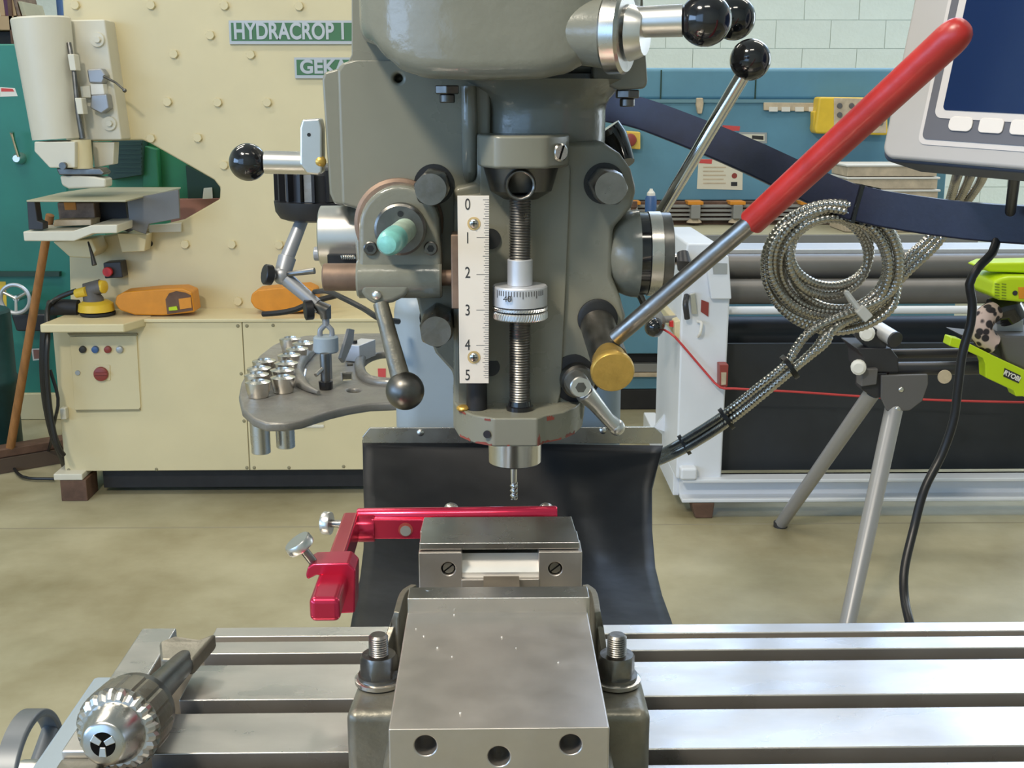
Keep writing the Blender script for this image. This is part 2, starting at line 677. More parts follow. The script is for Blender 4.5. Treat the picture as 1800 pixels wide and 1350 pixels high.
# movable jaw block (slide) with the tapped holes in its front
jb = MB().box(vx0, vx1, yv0, yv1 + .002, T + .045, zv)
slide = jb.build('slide_block', 'vise_steel', vise, .0008)
hm = MB()
for (hx_, hy_) in ((748, 1311), (1003, 1309), (877, 1330)):
    p = P(hx_, hy_, yv0)
    hm.cyl(p + Vector((0, -.002, 0)), p + Vector((0, .024, 0)), .0049, 28)
cut(slide, hm)
# cast skirt of the movable jaw that shows as a rim on both sides
zrim = zv - .010
for side, pxs in (('l', [(722, 1027), (707, 1036), (699, 1050), (692, 1075), (683, 1100), (670, 1135), (657, 1165), (648, 1190)]),
                  ('r', [(1034, 1027), (1047, 1036), (1052, 1050), (1056, 1075), (1061, 1100), (1066, 1135), (1073, 1165), (1080, 1190)])):
    rows = []
    sgn = -1 if side == 'l' else 1
    lp = spline([PZ(a_, b_, zrim - max(0, k - 3) * .009) for k, (a_, b_) in enumerate(pxs)], .006)
    for q in lp:
        rows.append([q + Vector((-sgn * .0035, -.001, -.04)), q + Vector((-sgn * .0035, -.001, 0)), q, q + Vector((sgn * .003, .001, -.04)), q + Vector((-sgn * .0035, -.001, -.04))])
    m_ = MB().grid(rows)
    m_.add(rows[0][:4], [(0, 1, 2, 3)])
    m_.add(rows[-1][:4], [(0, 1, 2, 3)])
    m_.build('jaw_skirt', 'cast_iron', vise, .0012)
# front jaw insert
jz = CAMH - .2635
ja, jb_ = PZ(716, 1052, jz), PZ(1037, 1052, jz)
jyb = PZ(876, 1031, jz).y
MB().box(ja.x, jb_.x, ja.y, jyb, zv - .012, jz).build('jaw_insert', 'ground_steel', vise, .0006)
p = PZ(754, 1036, jz)
MB().lathe(p, (0, 0, 1), [(-.001, .0022), (.0002, .0022)], 16).build('pin', 'steel', vise)
# rear fixed jaw
rz = CAMH - .267
YR = PZ(880, 954, rz).y
YR2 = PZ(880, 908, rz).y
rx0, rx1 = PZ(737, 955, rz).x, PZ(1019, 955, rz).x
k0, k1 = PZ(745, 909, rz).x, PZ(1005, 909, rz).x
fx = MB()
fx.plan([(rx0, YR), (rx1, YR), (rx1, YR + .020), (k1 + .001, YR + .021), (k1, YR2), (k0, YR2), (k0 - .001, YR + .021), (rx0, YR + .020)], rz - .0045, rz)
fixed = fx.build('fixed_jaw', 'ground_steel', vise, .0008)
MB().box(rx0 + .006, rx1 - .006, YR + .030, YR2 - .002, T + .03, rz - .0044).build('jaw_support', 'cast_iron', fixed)
for (a, b) in ((736, 812), (947, 1023)):
    q0, q1 = P(a, 990, YR - .002).x, P(b, 990, YR - .002).x
    jp = MB().box(q0, q1, YR - .003, YR + .018, T + .045, rz - .0052).build('jaw_plate', 'vise_steel', vise, .0006)
    cxp = P(788 if a < 800 else 976, 1000, YR - .003)
    cut(jp, MB().cyl(cxp + Vector((0, -.002, 0)), cxp + Vector((0, .008, 0)), .0044, 28))
    sc_ = MB().lathe(cxp + Vector((0, .0015, 0)), (0, 1, 0), [(0, .0034), (.0008, .0039), (.006, .0039)], 24).build('screw', 'steel', jp)
    MB().loop([cxp + Vector((-.0033, .0013, -.0021)), cxp + Vector((-.0029, .0013, -.0029)), cxp + Vector((.0033, .0013, .0021)), cxp + Vector((.0029, .0013, .0029))], (0, .0004, 0)).build('screw_slot', 'void', jp)
# polished parallel between the plates, tilted and whitened to show lamp glare
b0, b1 = P(811, 990, YR).x, P(948, 990, YR).x
pa = P(880, 972, YR + .0098)
pb = P(880, 1006, YR - .001)
MB().loop([(b0, pa.y, pa.z), (b1, pa.y, pa.z), (b1, pb.y, pb.z), (b0, pb.y, pb.z)], (0, .0005, -.004)).build('polished_wedge', 'whitened_steel', vise)
pc = P(880, 1013, YR + .001)
MB().box(b0, b1, YR - .004, YR + .028, T + .03, pc.z).build('lower_block', 'vise_steel', vise, .0006)
MB().box(P(850, 1020, YR).x, P(912, 1020, YR).x, YR - .030, YR - .0045, T + .03, P(880, 1021, YR - .012).z).build('key_slot', 'slot', vise)
# ears with clamping studs
for (px, lab) in ((667, 'l'), (1083, 'r')):
    base = PZ(px, 1194, T + .046)
    s = -1 if lab == 'l' else 1
    ear = MB()
    e0, e1 = sorted([base.x + s * .0155, vc + s * .045])
    ear.plan([(e0, base.y - .034), (e1, base.y - .034), (e1, base.y + .02), (e0 + (.004 if s < 0 else 0), base.y + .02)], T + .0004, T + .044)
    eo = ear.build('clamp_ear', 'cast_iron', vise, .006, 3)
    st = MB()
    zt = T + .045
    st.lathe((base.x, base.y, zt), (0, 0, 1), [(0, .0138), (.0022, .0138), (.0026, .0128)], 32)
    st.build('washer', 'steel', vise)
    st = MB().lathe((base.x, base.y, zt + .0027), (0, 0, 1), [(0, .0118), (.002, .0118)], 32)
    st.build('spacer', 'bolt_steel', vise)
    nt_ = hexprof(MB(), (base.x, base.y, zt + .0045), (0, 0, 1), .0108, .012, .3)
    nt_.build('nut', 'bolt_steel', vise)
    th = []
    for i in range(24):
        th.append((i * .00065, .0055 if i % 2 else .0048))
    MB().lathe((base.x, base.y, zt + .012), (0, 0, 1), th + [(.0162, .0042)], 24).build('stud', 'bolt_steel', vise)
# front lower lugs
for s in (-1, 1):
    x = vc + s * .062
    MB().plan([(x - .010, yv0 - .02), (x + .010, yv0 - .02), (x + .008 - s * .006, yv0 + .022), (x - .008 - s * .006, yv0 + .022)], T + .001, T + .036).build('front_lug', 'cast_iron', vise, .003)
random.seed(3)
cb = MB()
for k in range(9):
    q = Vector((random.uniform(vx0 + .005, vx1 - .005), random.uniform(yv0 + .01, yv1 - .01), zv + .0003))
    cb.sphere(q, random.uniform(.0003, .0006), 6, 4)
chips = cb.build('metal_chips', 'whitened_steel')
chips['kind'] = 'stuff'
tag(chips, 'tiny bright metal chips scattered on the vise slide', 'metal chips')

# ================================================================== RED VISE STOP
vs_ = thing('vise_stop', 'red anodised adjustable work stop clamped behind the vise jaw', 'work stop', (P(600, 1000, .66).x, .70, T))
YS = YR2 + .012
a, b = P(628, 907, YS), P(979, 903, YS)
rr = S(14, a)
MB().lathe(a, b - a, [(0, rr * .9), (.001, rr), ((b - a).length - .001, rr), ((b - a).length, rr * .9)], 28).build('rod', 'ano_red', vs_)
blkp = XZ([(652, 913), (760, 913), (760, 948), (652, 948)], YS - .010)
sb = MB().prism(blkp, YS - .010, YS + .006).build('clamp_block', 'ano_red', vs_, .001)
p = P(713, 931, YS - .010)
MB().lathe(p + Vector((0, -.0005, 0)), (0, 1, 0), [(0, .0048), (.0006, .0048)], 20).build('hole', 'dull_red', sb)
MB().lathe(p + Vector((0, -.0010, -.0006)), (0, 1, 0), [(0, .0036), (.0006, .0036)], 20).build('bolt', 'satin', sb)
MB().lathe(P(628, 928, YS - .004), (1, 0, 0), [(0, .0085), (.001, .0095), (.011, .0095), (.012, .009)], 24).build('collar', 'ano_red', vs_)
# arm coming forward
a0, a1 = P(617, 900, YS - .002) - Vector((0, 0, .0095)), P(589, 982, .650) - Vector((0, 0, .0095))
dv = (a1 - a0)
up = Vector((0, 0, 1))
MB().loop([a0 + Vector((-.0052, 0, .0095)), a0 + Vector((.0052, 0, .0095)), a0 + Vector((.0052, 0, -.0095)), a0 + Vector((-.0052, 0, -.0095))], dv).build('arm', 'ano_red', vs_, .002)
# saddle block and finger
YK = .638
kb = MB().prism(XZ([(541, 997), (550, 992), (612, 990), (625, 1003), (624, 1078), (592, 1080), (590, 1013), (556, 1012), (540, 1020), (537, 1012)], YK), YK, YK + .020)
kb.build('clamp_saddle', 'ano_red', vs_, .0012)
fg0 = P(571, 1071, .606)
w2, h2 = S(27, fg0), S(23, fg0)
MB().box(fg0.x - w2, fg0.x + w2, .604, .668, fg0.z - h2, fg0.z + h2).build('finger', 'ano_red', vs_, .0035, 4)
for (qa, qb, r1, l1) in ((P(612, 921, YS), P(582, 920, YS + .002), .0078, .006), (P(560, 1000, YK + .008), P(531, 963, YK + .006), .0082, .0055)):
    d = (qb - qa).normalized()
    sc = MB().cyl(qa, qb, .0026, 12).build('screw_shaft', 'bolt_steel', vs_)
    MB().lathe(qb - d * .0, d, [(0, r1 * .95), (.001, r1), (l1 - .001, r1), (l1, r1 * .92)], 44, lambda i, j: 1 + .02 * (i % 2)).build('thumb_knob', 'satin', vs_)
for px in (793, 960):
    q = P(px, 894, YS + .012)
    MB().sphere(q, .0050, 20, 10, (1, 1, .8)).build('button_head_screw', 'steel', vs_)

# ================================================================== DRILL CHUCK on the table
chuck = None
ra = .0300
tip = PZ(181, 1309, T + .0275)
tail = PZ(322, 1166, T + .012)
ax = (tail - tip).normalized()
chuck = thing('drill_chuck', 'steel keyed drill chuck with taper arbor lying on the table corner', 'drill chuck', (tip.x, tip.y, T))
L0 = (tail - tip).length
nose = tip
MB().lathe(nose, ax, [(0.0, 0.01014), (0.00062, 0.0117), (0.00156, 0.01248), (0.01482, 0.01732), (0.01716, 0.01755)], 48).build('nose_cone', 'ground_steel', chuck)
MB().lathe(nose - ax * 0.00023, ax, [(0.0, 0.00686), (0.00031, 0.00686)], 32).build('bore', 'void', chuck)
e1 = ax.cross(Vector((0, 0, 1))).normalized()
e2 = e1.cross(ax)
for k in range(3):
    an = k * 2 * PI / 3 + .5
    d = e1 * math.cos(an) + e2 * math.sin(an)
    t = d.cross(ax)
    q = nose + d * .0048 - ax * .0008
    MB().loop([q - t * .0022 + d * .0022, q + t * .0022 + d * .0022, q + t * .0016 - d * .0035, q - t * .0016 - d * .0035], ax * .006).build('jaw', 'satin', chuck, .0005)
MB().lathe(nose + ax * 0.0156, ax, [(0.0, 0.01911), (0.00234, 0.02223), (0.00507, 0.0234), (0.00546, 0.0234)], 72, lambda i, j: 1.0 if i % 3 else .93).build('gear_teeth', 'steel', chuck, angle=.3)
MB().lathe(nose + ax * 0.02106, ax, [(0.0, 0.02379), (0.00234, 0.02402), (0.02028, 0.02379), (0.02184, 0.02262)], 96, lambda i, j: .965 if i % 6 == 0 else 1.0).build('sleeve', 'cast_iron', chuck, angle=.3)
MB().lathe(nose + ax * 0.04212, ax, [(0.0, 0.02223), (0.0078, 0.02184), (0.01014, 0.01872)], 40).build('body', 'dark_steel', chuck)
MB().lathe(nose + ax * .052, ax, [(0, .0100), (L0 - .052 + .004, .0075)], 32).build('arbor', 'dark_steel', chuck)
q = nose + ax * (L0 - .004)
t = Vector((ax.y, -ax.x, 0)).normalized()
tg = MB().loop([q - t * .013 + Vector((0, 0, .004)), q + t * .008 + Vector((0, 0, .004)), q + t * .017 + ax * .022 + Vector((0, 0, .016)), q + t * .006 + ax * .020 + Vector((0, 0, .012)), q - t * .010 + ax * .020 + Vector((0, 0, .014)), q - t * .020 + ax * .018 + Vector((0, 0, .010))], Vector((0, 0, -.011)))
tg.build('tang', 'cast_iron', chuck, .002)

# ================================================================== MILL: column, way cover
YC = 1.38
col = tag(MB().box(P(690, 600, YC).x, P(1098, 600, YC).x, YC, YC + .45, 0, P(900, 510, YC).z).build('column_body', 'blue_grey', None, .03, 4),
          'blue grey mill column behind the head and the black rubber cover', 'machine column')
kn = MB().box(P(760, 1000, 1.1).x, P(1010, 1000, 1.1).x, .74, YC, .35, T - .21)
tag(kn.build('knee', 'grey_paint', None, .01), 'grey knee casting carrying the milling table', 'machine knee')
ram = MB().box(P(760, 300, 1.1).x, P(1020, 300, 1.1).x, 1.02, YC + .6, P(900, 505, YC).z - .01, P(900, 180, 1.1).z)
tag(ram.build('ram', 'grey_paint', None, .015), 'grey ram joining the milling head to the column', 'machine ram')

wc = thing('way_cover', 'black rubber way cover hanging from a metal strip behind the vise', 'way cover', (P(900, 1000, 1.1).x, 1.2, .9))
rows = []
NU, NV = 26, 30
left = [(637, 775), (639, 850), (641, 900), (640, 960), (634, 1010), (622, 1070), (612, 1130)]
right = [(1165, 785), (1146, 860), (1146, 930), (1152, 1000), (1164, 1050), (1180, 1095), (1190, 1130)]


def lerp_list(lst, t):
    k = t * (len(lst) - 1)
    i = min(int(k), len(lst) - 2)
    f_ = k - i
    return [lst[i][q] * (1 - f_) + lst[i + 1][q] * f_ for q in range(2)]


for j in range(NV + 1):
    t = j / NV
    Yc = 1.345 - .20 * math.sin(t * PI * .5) - .26 * t * t
    a, b = lerp_list(left, t), lerp_list(right, t)
    row = []
    for i in range(NU + 1):
        u = i / NU
        px = a[0] * (1 - u) + b[0] * u
        py = a[1] * (1 - u) + b[1] * u
        sag = .05 * math.sin(PI * u) * math.sin(PI * min(1, t * 1.15))
        crease = .012 * math.exp(-((u - .66 - .22 * t) / .05) ** 2) * math.sin(PI * t)
        row.append(P(px, py, Yc + sag - crease))
    rows.append(row)
MB().grid(rows).build('rubber_sheet', 'rubber', wc, solid=.004, angle=1.2)
st = MB().prism(XZ([(637, 768), (650, 752), (1150, 751), (1164, 763), (1164, 780), (638, 779)], 1.335), 1.335, 1.339)
stp = st.build('metal_strip', 'steel', wc, .0006)
for px in (739, 1060):
    MB().sphere(P(px, 761 if px < 900 else 757, 1.334), .0040, 16, 8, (1, .5, 1)).build('screw', 'satin', stp)

# ================================================================== MILL HEAD
YF, YG = .868, .885
head = thing('milling_head', 'grey green vertical milling head with quill, levers and depth scale', 'milling head', (P(905, 780, .9).x, .92, P(905, 780, .88).z))  # root of the head alone, not of the whole mill
gb = MB().ppx([(592, 122), (600, 111), (618, 106), (862, 106), (862, 700), (800, 700), (796, 655), (766, 622), (740, 562), (732, 522), (640, 520), (628, 500), (624, 425), (640, 388), (628, 368), (600, 360)], YG, .16)
gearbox = gb.build('gearbox_casting', 'grey_paint', head, .003, 3)
MB().ppx([(618, -90), (862, -90), (862, 112), (600, 112), (612, 108), (618, 96)], YG + .004, .2).build('upper_neck', 'grey_paint', head, .003, 3)
MB().ppx([(566, 140), (570, 127), (597, 120), (606, 362), (587, 358), (579, 340)], YG + .006, .12).build('side_cover', 'grey_paint', head, .002, 3)
# small holes on the face
cut(gearbox, MB().cyl(P(698, 137, YG - .01), P(698, 137, YG - .01) + Vector((0, .03, 0)), .0031, 24))
# quill housing
hs = MB().ppx([(838, 262), (842, 250), (1046, 250), (1056, 246), (1064, 252), (1090, 270), (1109, 297), (1119, 333), (1111, 364), (1094, 384), (1078, 402), (1076, 486), (1090, 520), (1100, 556), (1092, 592), (1062, 622), (1044, 640), (1030, 690), (1026, 742), (800, 742), (797, 690), (797, 330), (838, 320)], YF, .15)
housing = hs.build('quill_housing', 'grey_paint', head, .005, 4)
MB().ppx([(843, 290), (1000, 290), (1003, 300), (996, 480), (986, 690), (980, 716), (804, 716), (803, 345), (843, 340)], YF - .0035, .006).build('front_slab', 'grey_paint', head, .0012, 2)
rib = MB().tube([P(824, 152, YG - .002), P(825, 200, YG - .003), P(826, 300, YG - .002), P(826, 330, YG + .006)], [.0055, .0058, .0055, .003], 16)
rib.build('rib', 'grey_hammer', gearbox)
# neck under the top housing
nx = P(948, 200, .93)
zt, zb = P(948, 138, .86).z, P(948, 262, .89).z
npf = []
for k in range(12):
    t = k / 11
    npf.append((t * (zt - zb), .0497 + .020 * max(0, (t - .55) / .45) ** 2))
MB().lathe((nx.x, .925, zb - .01), (0, 0, 1), [(0, .0497)] + [(d_ + .01, r_) for d_, r_ in npf], 56).build('neck', 'grey_hammer', head)
MB().ppx([(840, -90), (1110, -90), (1112, 60), (1095, 120), (1060, 148), (840, 150)], .90, .14).build('housing_core', 'grey_hammer', head, .004)
# top housing: rounded bulge
xa, xb = P(634, 60, .885).x, P(1122, 60, .885).x
Yb_, D_ = .895, .098
NUc, rows = 60, []


def zbot(px):
    pts = [(600, 60), (648, 78), (672, 104), (700, 126), (745, 138), (850, 141), (950, 139), (1000, 130), (1040, 112), (1075, 92), (1105, 66), (1200, 20)]
    for (a_, b_), (c_, d_) in zip(pts, pts[1:]):
        if a_ <= px <= c_:
            t = (px - a_) / (c_ - a_)
            t = t * t * (3 - 2 * t) * .5 + t * .5
            return b_ + (d_ - b_) * t
    return 20


prof_rows = []
for i in range(NUc + 1):
    u = -1 + 2 * i / NUc
    uu = math.copysign(abs(u) ** .85, u)
    x = (xa + xb) / 2 + (xb - xa) / 2 * math.sin(uu * PI / 2)
    su = math.sin(uu * PI / 2)
    y = Yb_ - D_ * (max(0, 1 - abs(su) ** 3.2)) ** (1 / 2.6)
    px = 634 + (x - xa) / (xb - xa) * (1122 - 634)
    # photo column for that surface point
    v = Vector((x, y, 1.45)) - CAM
    pxx = 900 + F * v.dot(c_right) / v.dot(c_fwd)
    zb_ = P(pxx, zbot(pxx), y).z
    row = [Vector((x, y, CAMH + .22)), Vector((x, y, zb_ + .05)), Vector((x, y, zb_ + .028))]
    for k in range(7):
        a = k / 6 * PI / 2
        rr = .013
        row.append(Vector((x - su * rr * .4 * (1 - math.cos(a)), y + rr * (1 - math.cos(a)), zb_ + rr - rr * math.sin(a))))
    row.append(Vector((x * .96 + .04 * (xa + xb) / 2, max(y + .02, .895), zb_ + .004)))
    prof_rows.append(row)
prof_rows[0:0] = []
MB().loop([r_[0] for r_ in prof_rows] + [Vector((xb, 1.02, CAMH + .22)), Vector((xa, 1.02, CAMH + .22))], (0, 0, .012)).build('top_cover', 'grey_hammer', head, .004)
MB().box(xa + .004, xb - .004, .896, 1.015, CAMH + .02, CAMH + .22).build('motor_base', 'grey_hammer', head, .004)
MB().grid(prof_rows).build('top_housing', 'grey_hammer', head, angle=1.0)
MB().ppx([(1040, -90), (1128, -90), (1133, 60), (1139, 146), (1133, 156), (1088, 158), (1040, 140)], .885, .12).build('top_flange', 'grey_hammer', head, .004, 3)
for (px, py, yy_) in ((1103, 158, .895), (786, 150, .865)):
    q = P(px, py, yy_)
    MB().cyl(q, q - Vector((0, 0, .006)), .0095, 6).build('flange_bolt', 'dark_steel', head, .001)
    MB().cyl(q - Vector((0, 0, .006)), q - Vector((0, 0, .012)), .0055, 16).build('flange_stud', 'dark_steel', head, .001)
# flange ledge at the bottom
zl, zl2 = P(900, 708, YF - .003).z, P(905, 786, .82).z
pl = [(P(a, 735, b).x, b) for a, b in ((797, .93), (797, .872), (806, .848), (832, .830), (868, .8205), (945, .8205), (958, .829), (990, .838), (1012, .854), (1024, .874), (1028, .93))]
flange = MB().plan(pl, zl2, zl).build('quill_flange', 'grey_paint', head, .0016, 2)
lowr = MB().lathe((P(912, 780, .90).x, .895, zl2 - .0035), (0, 0, 1), [(0, .040), (.002, .0455), (.006, .047)], 48)
lowr.build('flange_underside', 'red_primer', head)
random.seed(11)
for (fi, s0_, s1_, t0_, t1_) in ((5, .0, .35, .0, .45), (5, .2, .9, .0, .12), (3, .1, .9, .0, .10), (2, .1, .8, .0, .16), (3, .55, .85, .9, 1.), (2, .05, .5, .92, 1.), (6, .1, .5, .8, 1.), (7, .2, .9, .0, .14), (4, .3, .36, .0, .08), (6, .0, .9, .0, .1)):
    pa_, pb_ = Vector((*pl[fi], 0)), Vector((*pl[fi + 1], 0))
    tv = (pb_ - pa_)
    nv = Vector((tv.y, -tv.x, 0)).normalized()
    if nv.y > 0:
        nv = -nv
    pts = []
    m_ = 6
    for k in range(m_ + 1):
        f_ = k / m_
        pts.append((s0_ + (s1_ - s0_) * f_, t0_))
    for k in range(m_ + 1):
        f_ = 1 - k / m_
        pts.append((s0_ + (s1_ - s0_) * f_, t0_ + (t1_ - t0_) * random.uniform(.35, 1)))
    MB().loop([pa_ + tv * a_ + Vector((0, 0, zl2 + .0006 + (zl - zl2 - .0012) * b_)) + nv * .0001 for a_, b_ in pts], nv * .00015).build('paint_chip', 'red_primer', flange)
q = P(857, 763, .8225)
MB().lathe(q + Vector((-.0005, -.0012, 0)), (.3, 1, 0), [(0, .0028), (.001, .0028)], 18).build('set_screw_hole', 'black', flange)
q = P(809, 703, .846)
MB().sphere((q.x + .002, .846, zl + .001), .0050, 16, 8, (1, 1, .5)).build('oil_cup', 'brass', head)
# spindle nose and end mill
sx = P(905, 810, .908).x
zn = P(905, 826, .887).z
MB().lathe((sx, .908, zn), (0, 0, 1), [(0, .0196), (.0012, .0208), (.03, .0212)], 56).build('spindle_nose', 'nose_steel', head)
em = thing('end_mill', 'slim fluted end mill held in the spindle above the vise', 'end mill', (sx, .908, P(903, 877, .908).z))
ze = P(903, 877, .908).z
MB().lathe((sx - .0008, .908, ze + .012), (0, 0, 1), [(0, .0019), (.002, .0024), (zn - ze - .010, .0026)], 20).build('shank', 'satin', em)
fl_rows = []
for k in range(15):
    z = ze + k * .001
    ringv = []
    for i in range(13):
        a = 2 * PI * i / 12 + k * .38
        rr = .0031 * (1.0 if i % 3 else .62)
        ringv.append(Vector((sx - .0008 + rr * math.cos(a), .908 + rr * math.sin(a), z)))
    fl_rows.append(ringv)
MB().grid(fl_rows).build('flutes', 'chrome', em, angle=.3)

# depth stop: upper block, rod, nut
zt, zb = P(915, 238, .825).z, P(915, 297, .822).z
pl = [(P(a, 265, b).x, b) for a, b in ((838, .90), (839, .862), (846, .842), (868, .823), (880, .8215), (950, .8215), (964, .824), (994, .842), (1000, .862), (1001, .90))]
ub = MB().plan(pl, zb, zt).build('depth_stop_block', 'grey_paint', head, .0022, 3)
qs = P(984, 268, .8345)
MB().lathe(qs + Vector((0, 0, 0)), (.62, -1, 0), [(-.003, .0062), (.0010, .0062), (.0022, .005)], 24).build('slotted_screw', 'steel', ub)
so = MB().box(-.0005, .0005, -.0003, .0003, -.005, .005).build('screw_slot', 'void', ub)
so.location = qs + Vector((.0013, -.0021, 0))
so.rotation_euler = (0, .35, .5)
rxx = P(914, 500, .845).x
MB().lathe((rxx + .001, .862, P(915, 352, .85).z), (0, 0, 1), [(0, .012), (.006, .022), (.025, .0275)], 40).build('rod_socket', 'dark_steel', head)
q = P(915, 326, .826)
rc_ = MB().lathe(q, (0, 1, 0), [(0, .0098), (.003, .0108), (.04, .0115)], 36).build('rod_collar', 'dark_steel', head)
cut(rc_, MB().cyl(q - Vector((0, .002, 0)), q + Vector((0, .032, 0)), .0084, 32))
zr1, zr0 = P(914, 344, .838).z, zl
npitch = int((zr1 - zr0) / .0019)
thp = []
for i in range(npitch * 2 + 1):
    thp.append((i * (zr1 - zr0) / (npitch * 2), .0077 if i % 2 else .0069))
MB().lathe((rxx, .845, zr0), (0, 0, 1), thp, 28).build('threaded_rod', 'bolt_steel', head, angle=.2)
MB().lathe((rxx, .845, zl), (0, 0, 1), [(0, .0100), (.003, .0100), (.0035, .0085), (.007, .008)], 28).build('rod_collar', 'black_gloss', head)
MB().lathe((rxx, .845, P(914, 506, .83).z), (0, 0, 1), [(0, .0090), (P(914, 458, .836).z - P(914, 506, .83).z - .0006, .0090), (P(914, 458, .836).z - P(914, 506, .83).z, .0084)], 36).build('nut_sleeve', 'satin_white', head)
zd = [P(914, y, .826).z for y in (568, 553, 544, 508)]
dial = MB().lathe((rxx, .845, zd[2]), (0, 0, 1), [(0, .0190), (.0004, .0196), (zd[3] - zd[2] - .001, .0196), (zd[3] - zd[2], .0188)], 56).build('dial_ring', 'satin_white', head)


def knurl(name, z0, z1, r):
    rows = []
    N = 240
    for k in range(7):
        t = k / 6
        rw = []
        for i in range(N + 1):
            a = 2 * PI * i / N + t * .10
            e = 1 - (.05 if k in (0, 6) else 0)
            rr = r * (e - (.035 if i % 4 < 2 else 0))
            rw.append(Vector((rxx + rr * math.cos(a), .845 + rr * math.sin(a), z0 + (z1 - z0) * t)))
        rows.append(rw)
    m_ = MB().grid(rows)
    m_.add(rows[0][:-1], [tuple(range(N))])
    m_.add(rows[-1][:-1], [tuple(range(N))])
    return m_.build(name, 'satin', head, angle=.4)


knurl('knurled_ring', zd[1] + .0003, zd[2] - .0006, .0198)
knurl('knurled_nut', zd[0], zd[1] - .0004, .0200)
tk = MB()
for k in range(-9, 10):
    a = -PI / 2 + k * .105 - .02
    rr = .0197
    c_ = Vector((rxx + rr * math.cos(a), .845 + rr * math.sin(a), 0))
    d = Vector((math.cos(a), math.sin(a), 0))
    t = Vector((-d.y, d.x, 0))
    ln = .0052 if (k + 4) % 5 == 0 else .0036
    tk.loop([c_ - t * .00022 + Vector((0, 0, zd[3] - .002)), c_ + t * .00022 + Vector((0, 0, zd[3] - .002)), c_ + t * .00022 + Vector((0, 0, zd[3] - .002 - ln)), c_ - t * .00022 + Vector((0, 0, zd[3] - .002 - ln))], d * .0002)
tk.build('graduations', 'ink', dial)
q = P(893, 526, .8262)
text('lettering', '40', .0062, (q.x - .0005, .8258, q.z), 'ink', dial, (PI / 2, 0, -.22), .0003, 'CENTER')

# ruler scale
YRU = .833
rp = XZ([(804, 344), (860, 344), (859, 674), (808, 674)], YRU)
rul = MB().prism(rp, YRU, YRU + .0014).build('depth_scale', 'ruler', head, .0002)
MB().box(P(812, 400, YRU).x, P(852, 400, YRU).x, YRU + .0015, YF, P(830, 640, YRU).z, P(830, 400, YRU).z).build('scale_bracket', 'grey_paint', head, .001)
MB().box(P(793, 450, .845).x, P(812, 450, .845).x, .842, .866, P(800, 542, .845).z, P(800, 412, .845).z).build('scale_rail', 'rusty', head, .001)
MB().cyl((P(838, 690, .848).x, .848, zl - .001), (P(838, 690, .848).x, .848, P(838, 600, .848).z), .0076, 24).build('stop_post', 'black_matte', head, .0008)
MB().cyl(P(862, 420, YF - .0045), P(862, 420, YF - .002), .0075, 24).build('housing_hole', 'black', housing)
MB().cyl(P(862, 645, YF - .0045), P(862, 645, YF - .002), .0070, 24).build('housing_hole', 'black', housing)
inch0, inch5 = 352, 667.4
yy_in = [351, 417.5, 482.6, 545, 607, 667.4]
tk = MB()
for k in range(5):
    for m_ in range(16):
        y = yy_in[k] + (yy_in[k + 1] - yy_in[k]) * m_ / 16
        xr = 860 - (y - 344) / 330
        ln = 22 if m_ == 0 and k else 11 if m_ % 8 == 0 else 9 if m_ % 2 == 0 else 7
        a_, b_ = P(xr - ln, y, YRU), P(xr - .3, y, YRU)
        tk.box(a_.x, b_.x, YRU - .00015, YRU + .0002, a_.z - .00013, a_.z + .00013)
tk.build('graduations', 'ink', rul)
for ch, y in (('0', 360), ('1', 419), ('2', 480), ('3', 546), ('4', 607), ('5', 660)):
    q = P(822, y, YRU)
    text('numeral', ch, .0112, (q.x, YRU - .00012, q.z), 'ink', rul, extr=.0001, align='CENTER', sx=.72)
for y in (393, 628):
    q = P(833, y, YRU)
    MB().lathe(q + Vector((0, -.0003, 0)), (0, 1, 0), [(0, .0046), (.0003, .0046)], 24).build('rust_stain', 'stain', rul)
    MB().sphere(q, .0034, 18, 10, (1, .55, 1)).build('screw', 'steel', rul)
    MB().box(q.x - .0022, q.x + .0022, q.y - .0021, q.y - .0016, q.z - .00035, q.z + .00035).box(q.x - .00035, q.x + .00035, q.y - .0021, q.y - .0016, q.z - .0022, q.z + .0022).build('screw_slot', 'black', rul)

# big hexagon bolts in the head
for k, (px, py, yb, yf, rot) in enumerate([(757, 333, YG, .833, .25), (1074, 331, YF, .818, .1), (766, 583, YG + .004, .833, .4)]):
    qf = P(px, py, yf)
    qb = Vector((qf.x, yb, qf.z))
    MB().lathe(qb + Vector((0, -.0008, 0)), (0, 1, 0), [(0, .0148), (.0008, .0148)], 32).build('bolt_recess', 'black', head)
    hexprof(MB(), qb, (0, -1, 0), .0126, yb - yf, rot).build('hex_bolt', 'bolt_steel', head)

# left feed clutch assembly
qc = P(700, 394, .872)
MB().lathe((qc.x, .876, qc.z), (0, 1, 0), [(0, .030), (.002, .0325), (.012, .0325)], 56).build('clutch_plate', 'rusty', head)
arch = []
for k in range(17):
    a = PI - k / 16 * PI
    arch.append((702 + 71 * math.cos(a), 398 - 72 * math.sin(a)))
arch += [(776, 445), (777, 478), (629, 478), (631, 445)]
clutch = MB().ppx(arch, .853, .03).build('clutch_casting', 'grey_hammer', head, .0035, 3)
br = P(702, 491, .857)
rb = S(35, br)
MB().lathe((P(627, 490, .857).x, .862, br.z), (1, 0, 0), [(0, rb * .9), (.0015, rb), (P(777, 490, .857).x - P(627, 490, .857).x - .0015, rb), (P(777, 490, .857).x - P(627, 490, .857).x, rb * .92)], 40).build('clutch_barrel', 'grey_hammer', head)
MB().ppx([(632, 498), (732, 498), (712, 522), (690, 533), (664, 538), (645, 530), (634, 515)], .848, .024).build('clutch_lug', 'grey_hammer', head, .004, 3)
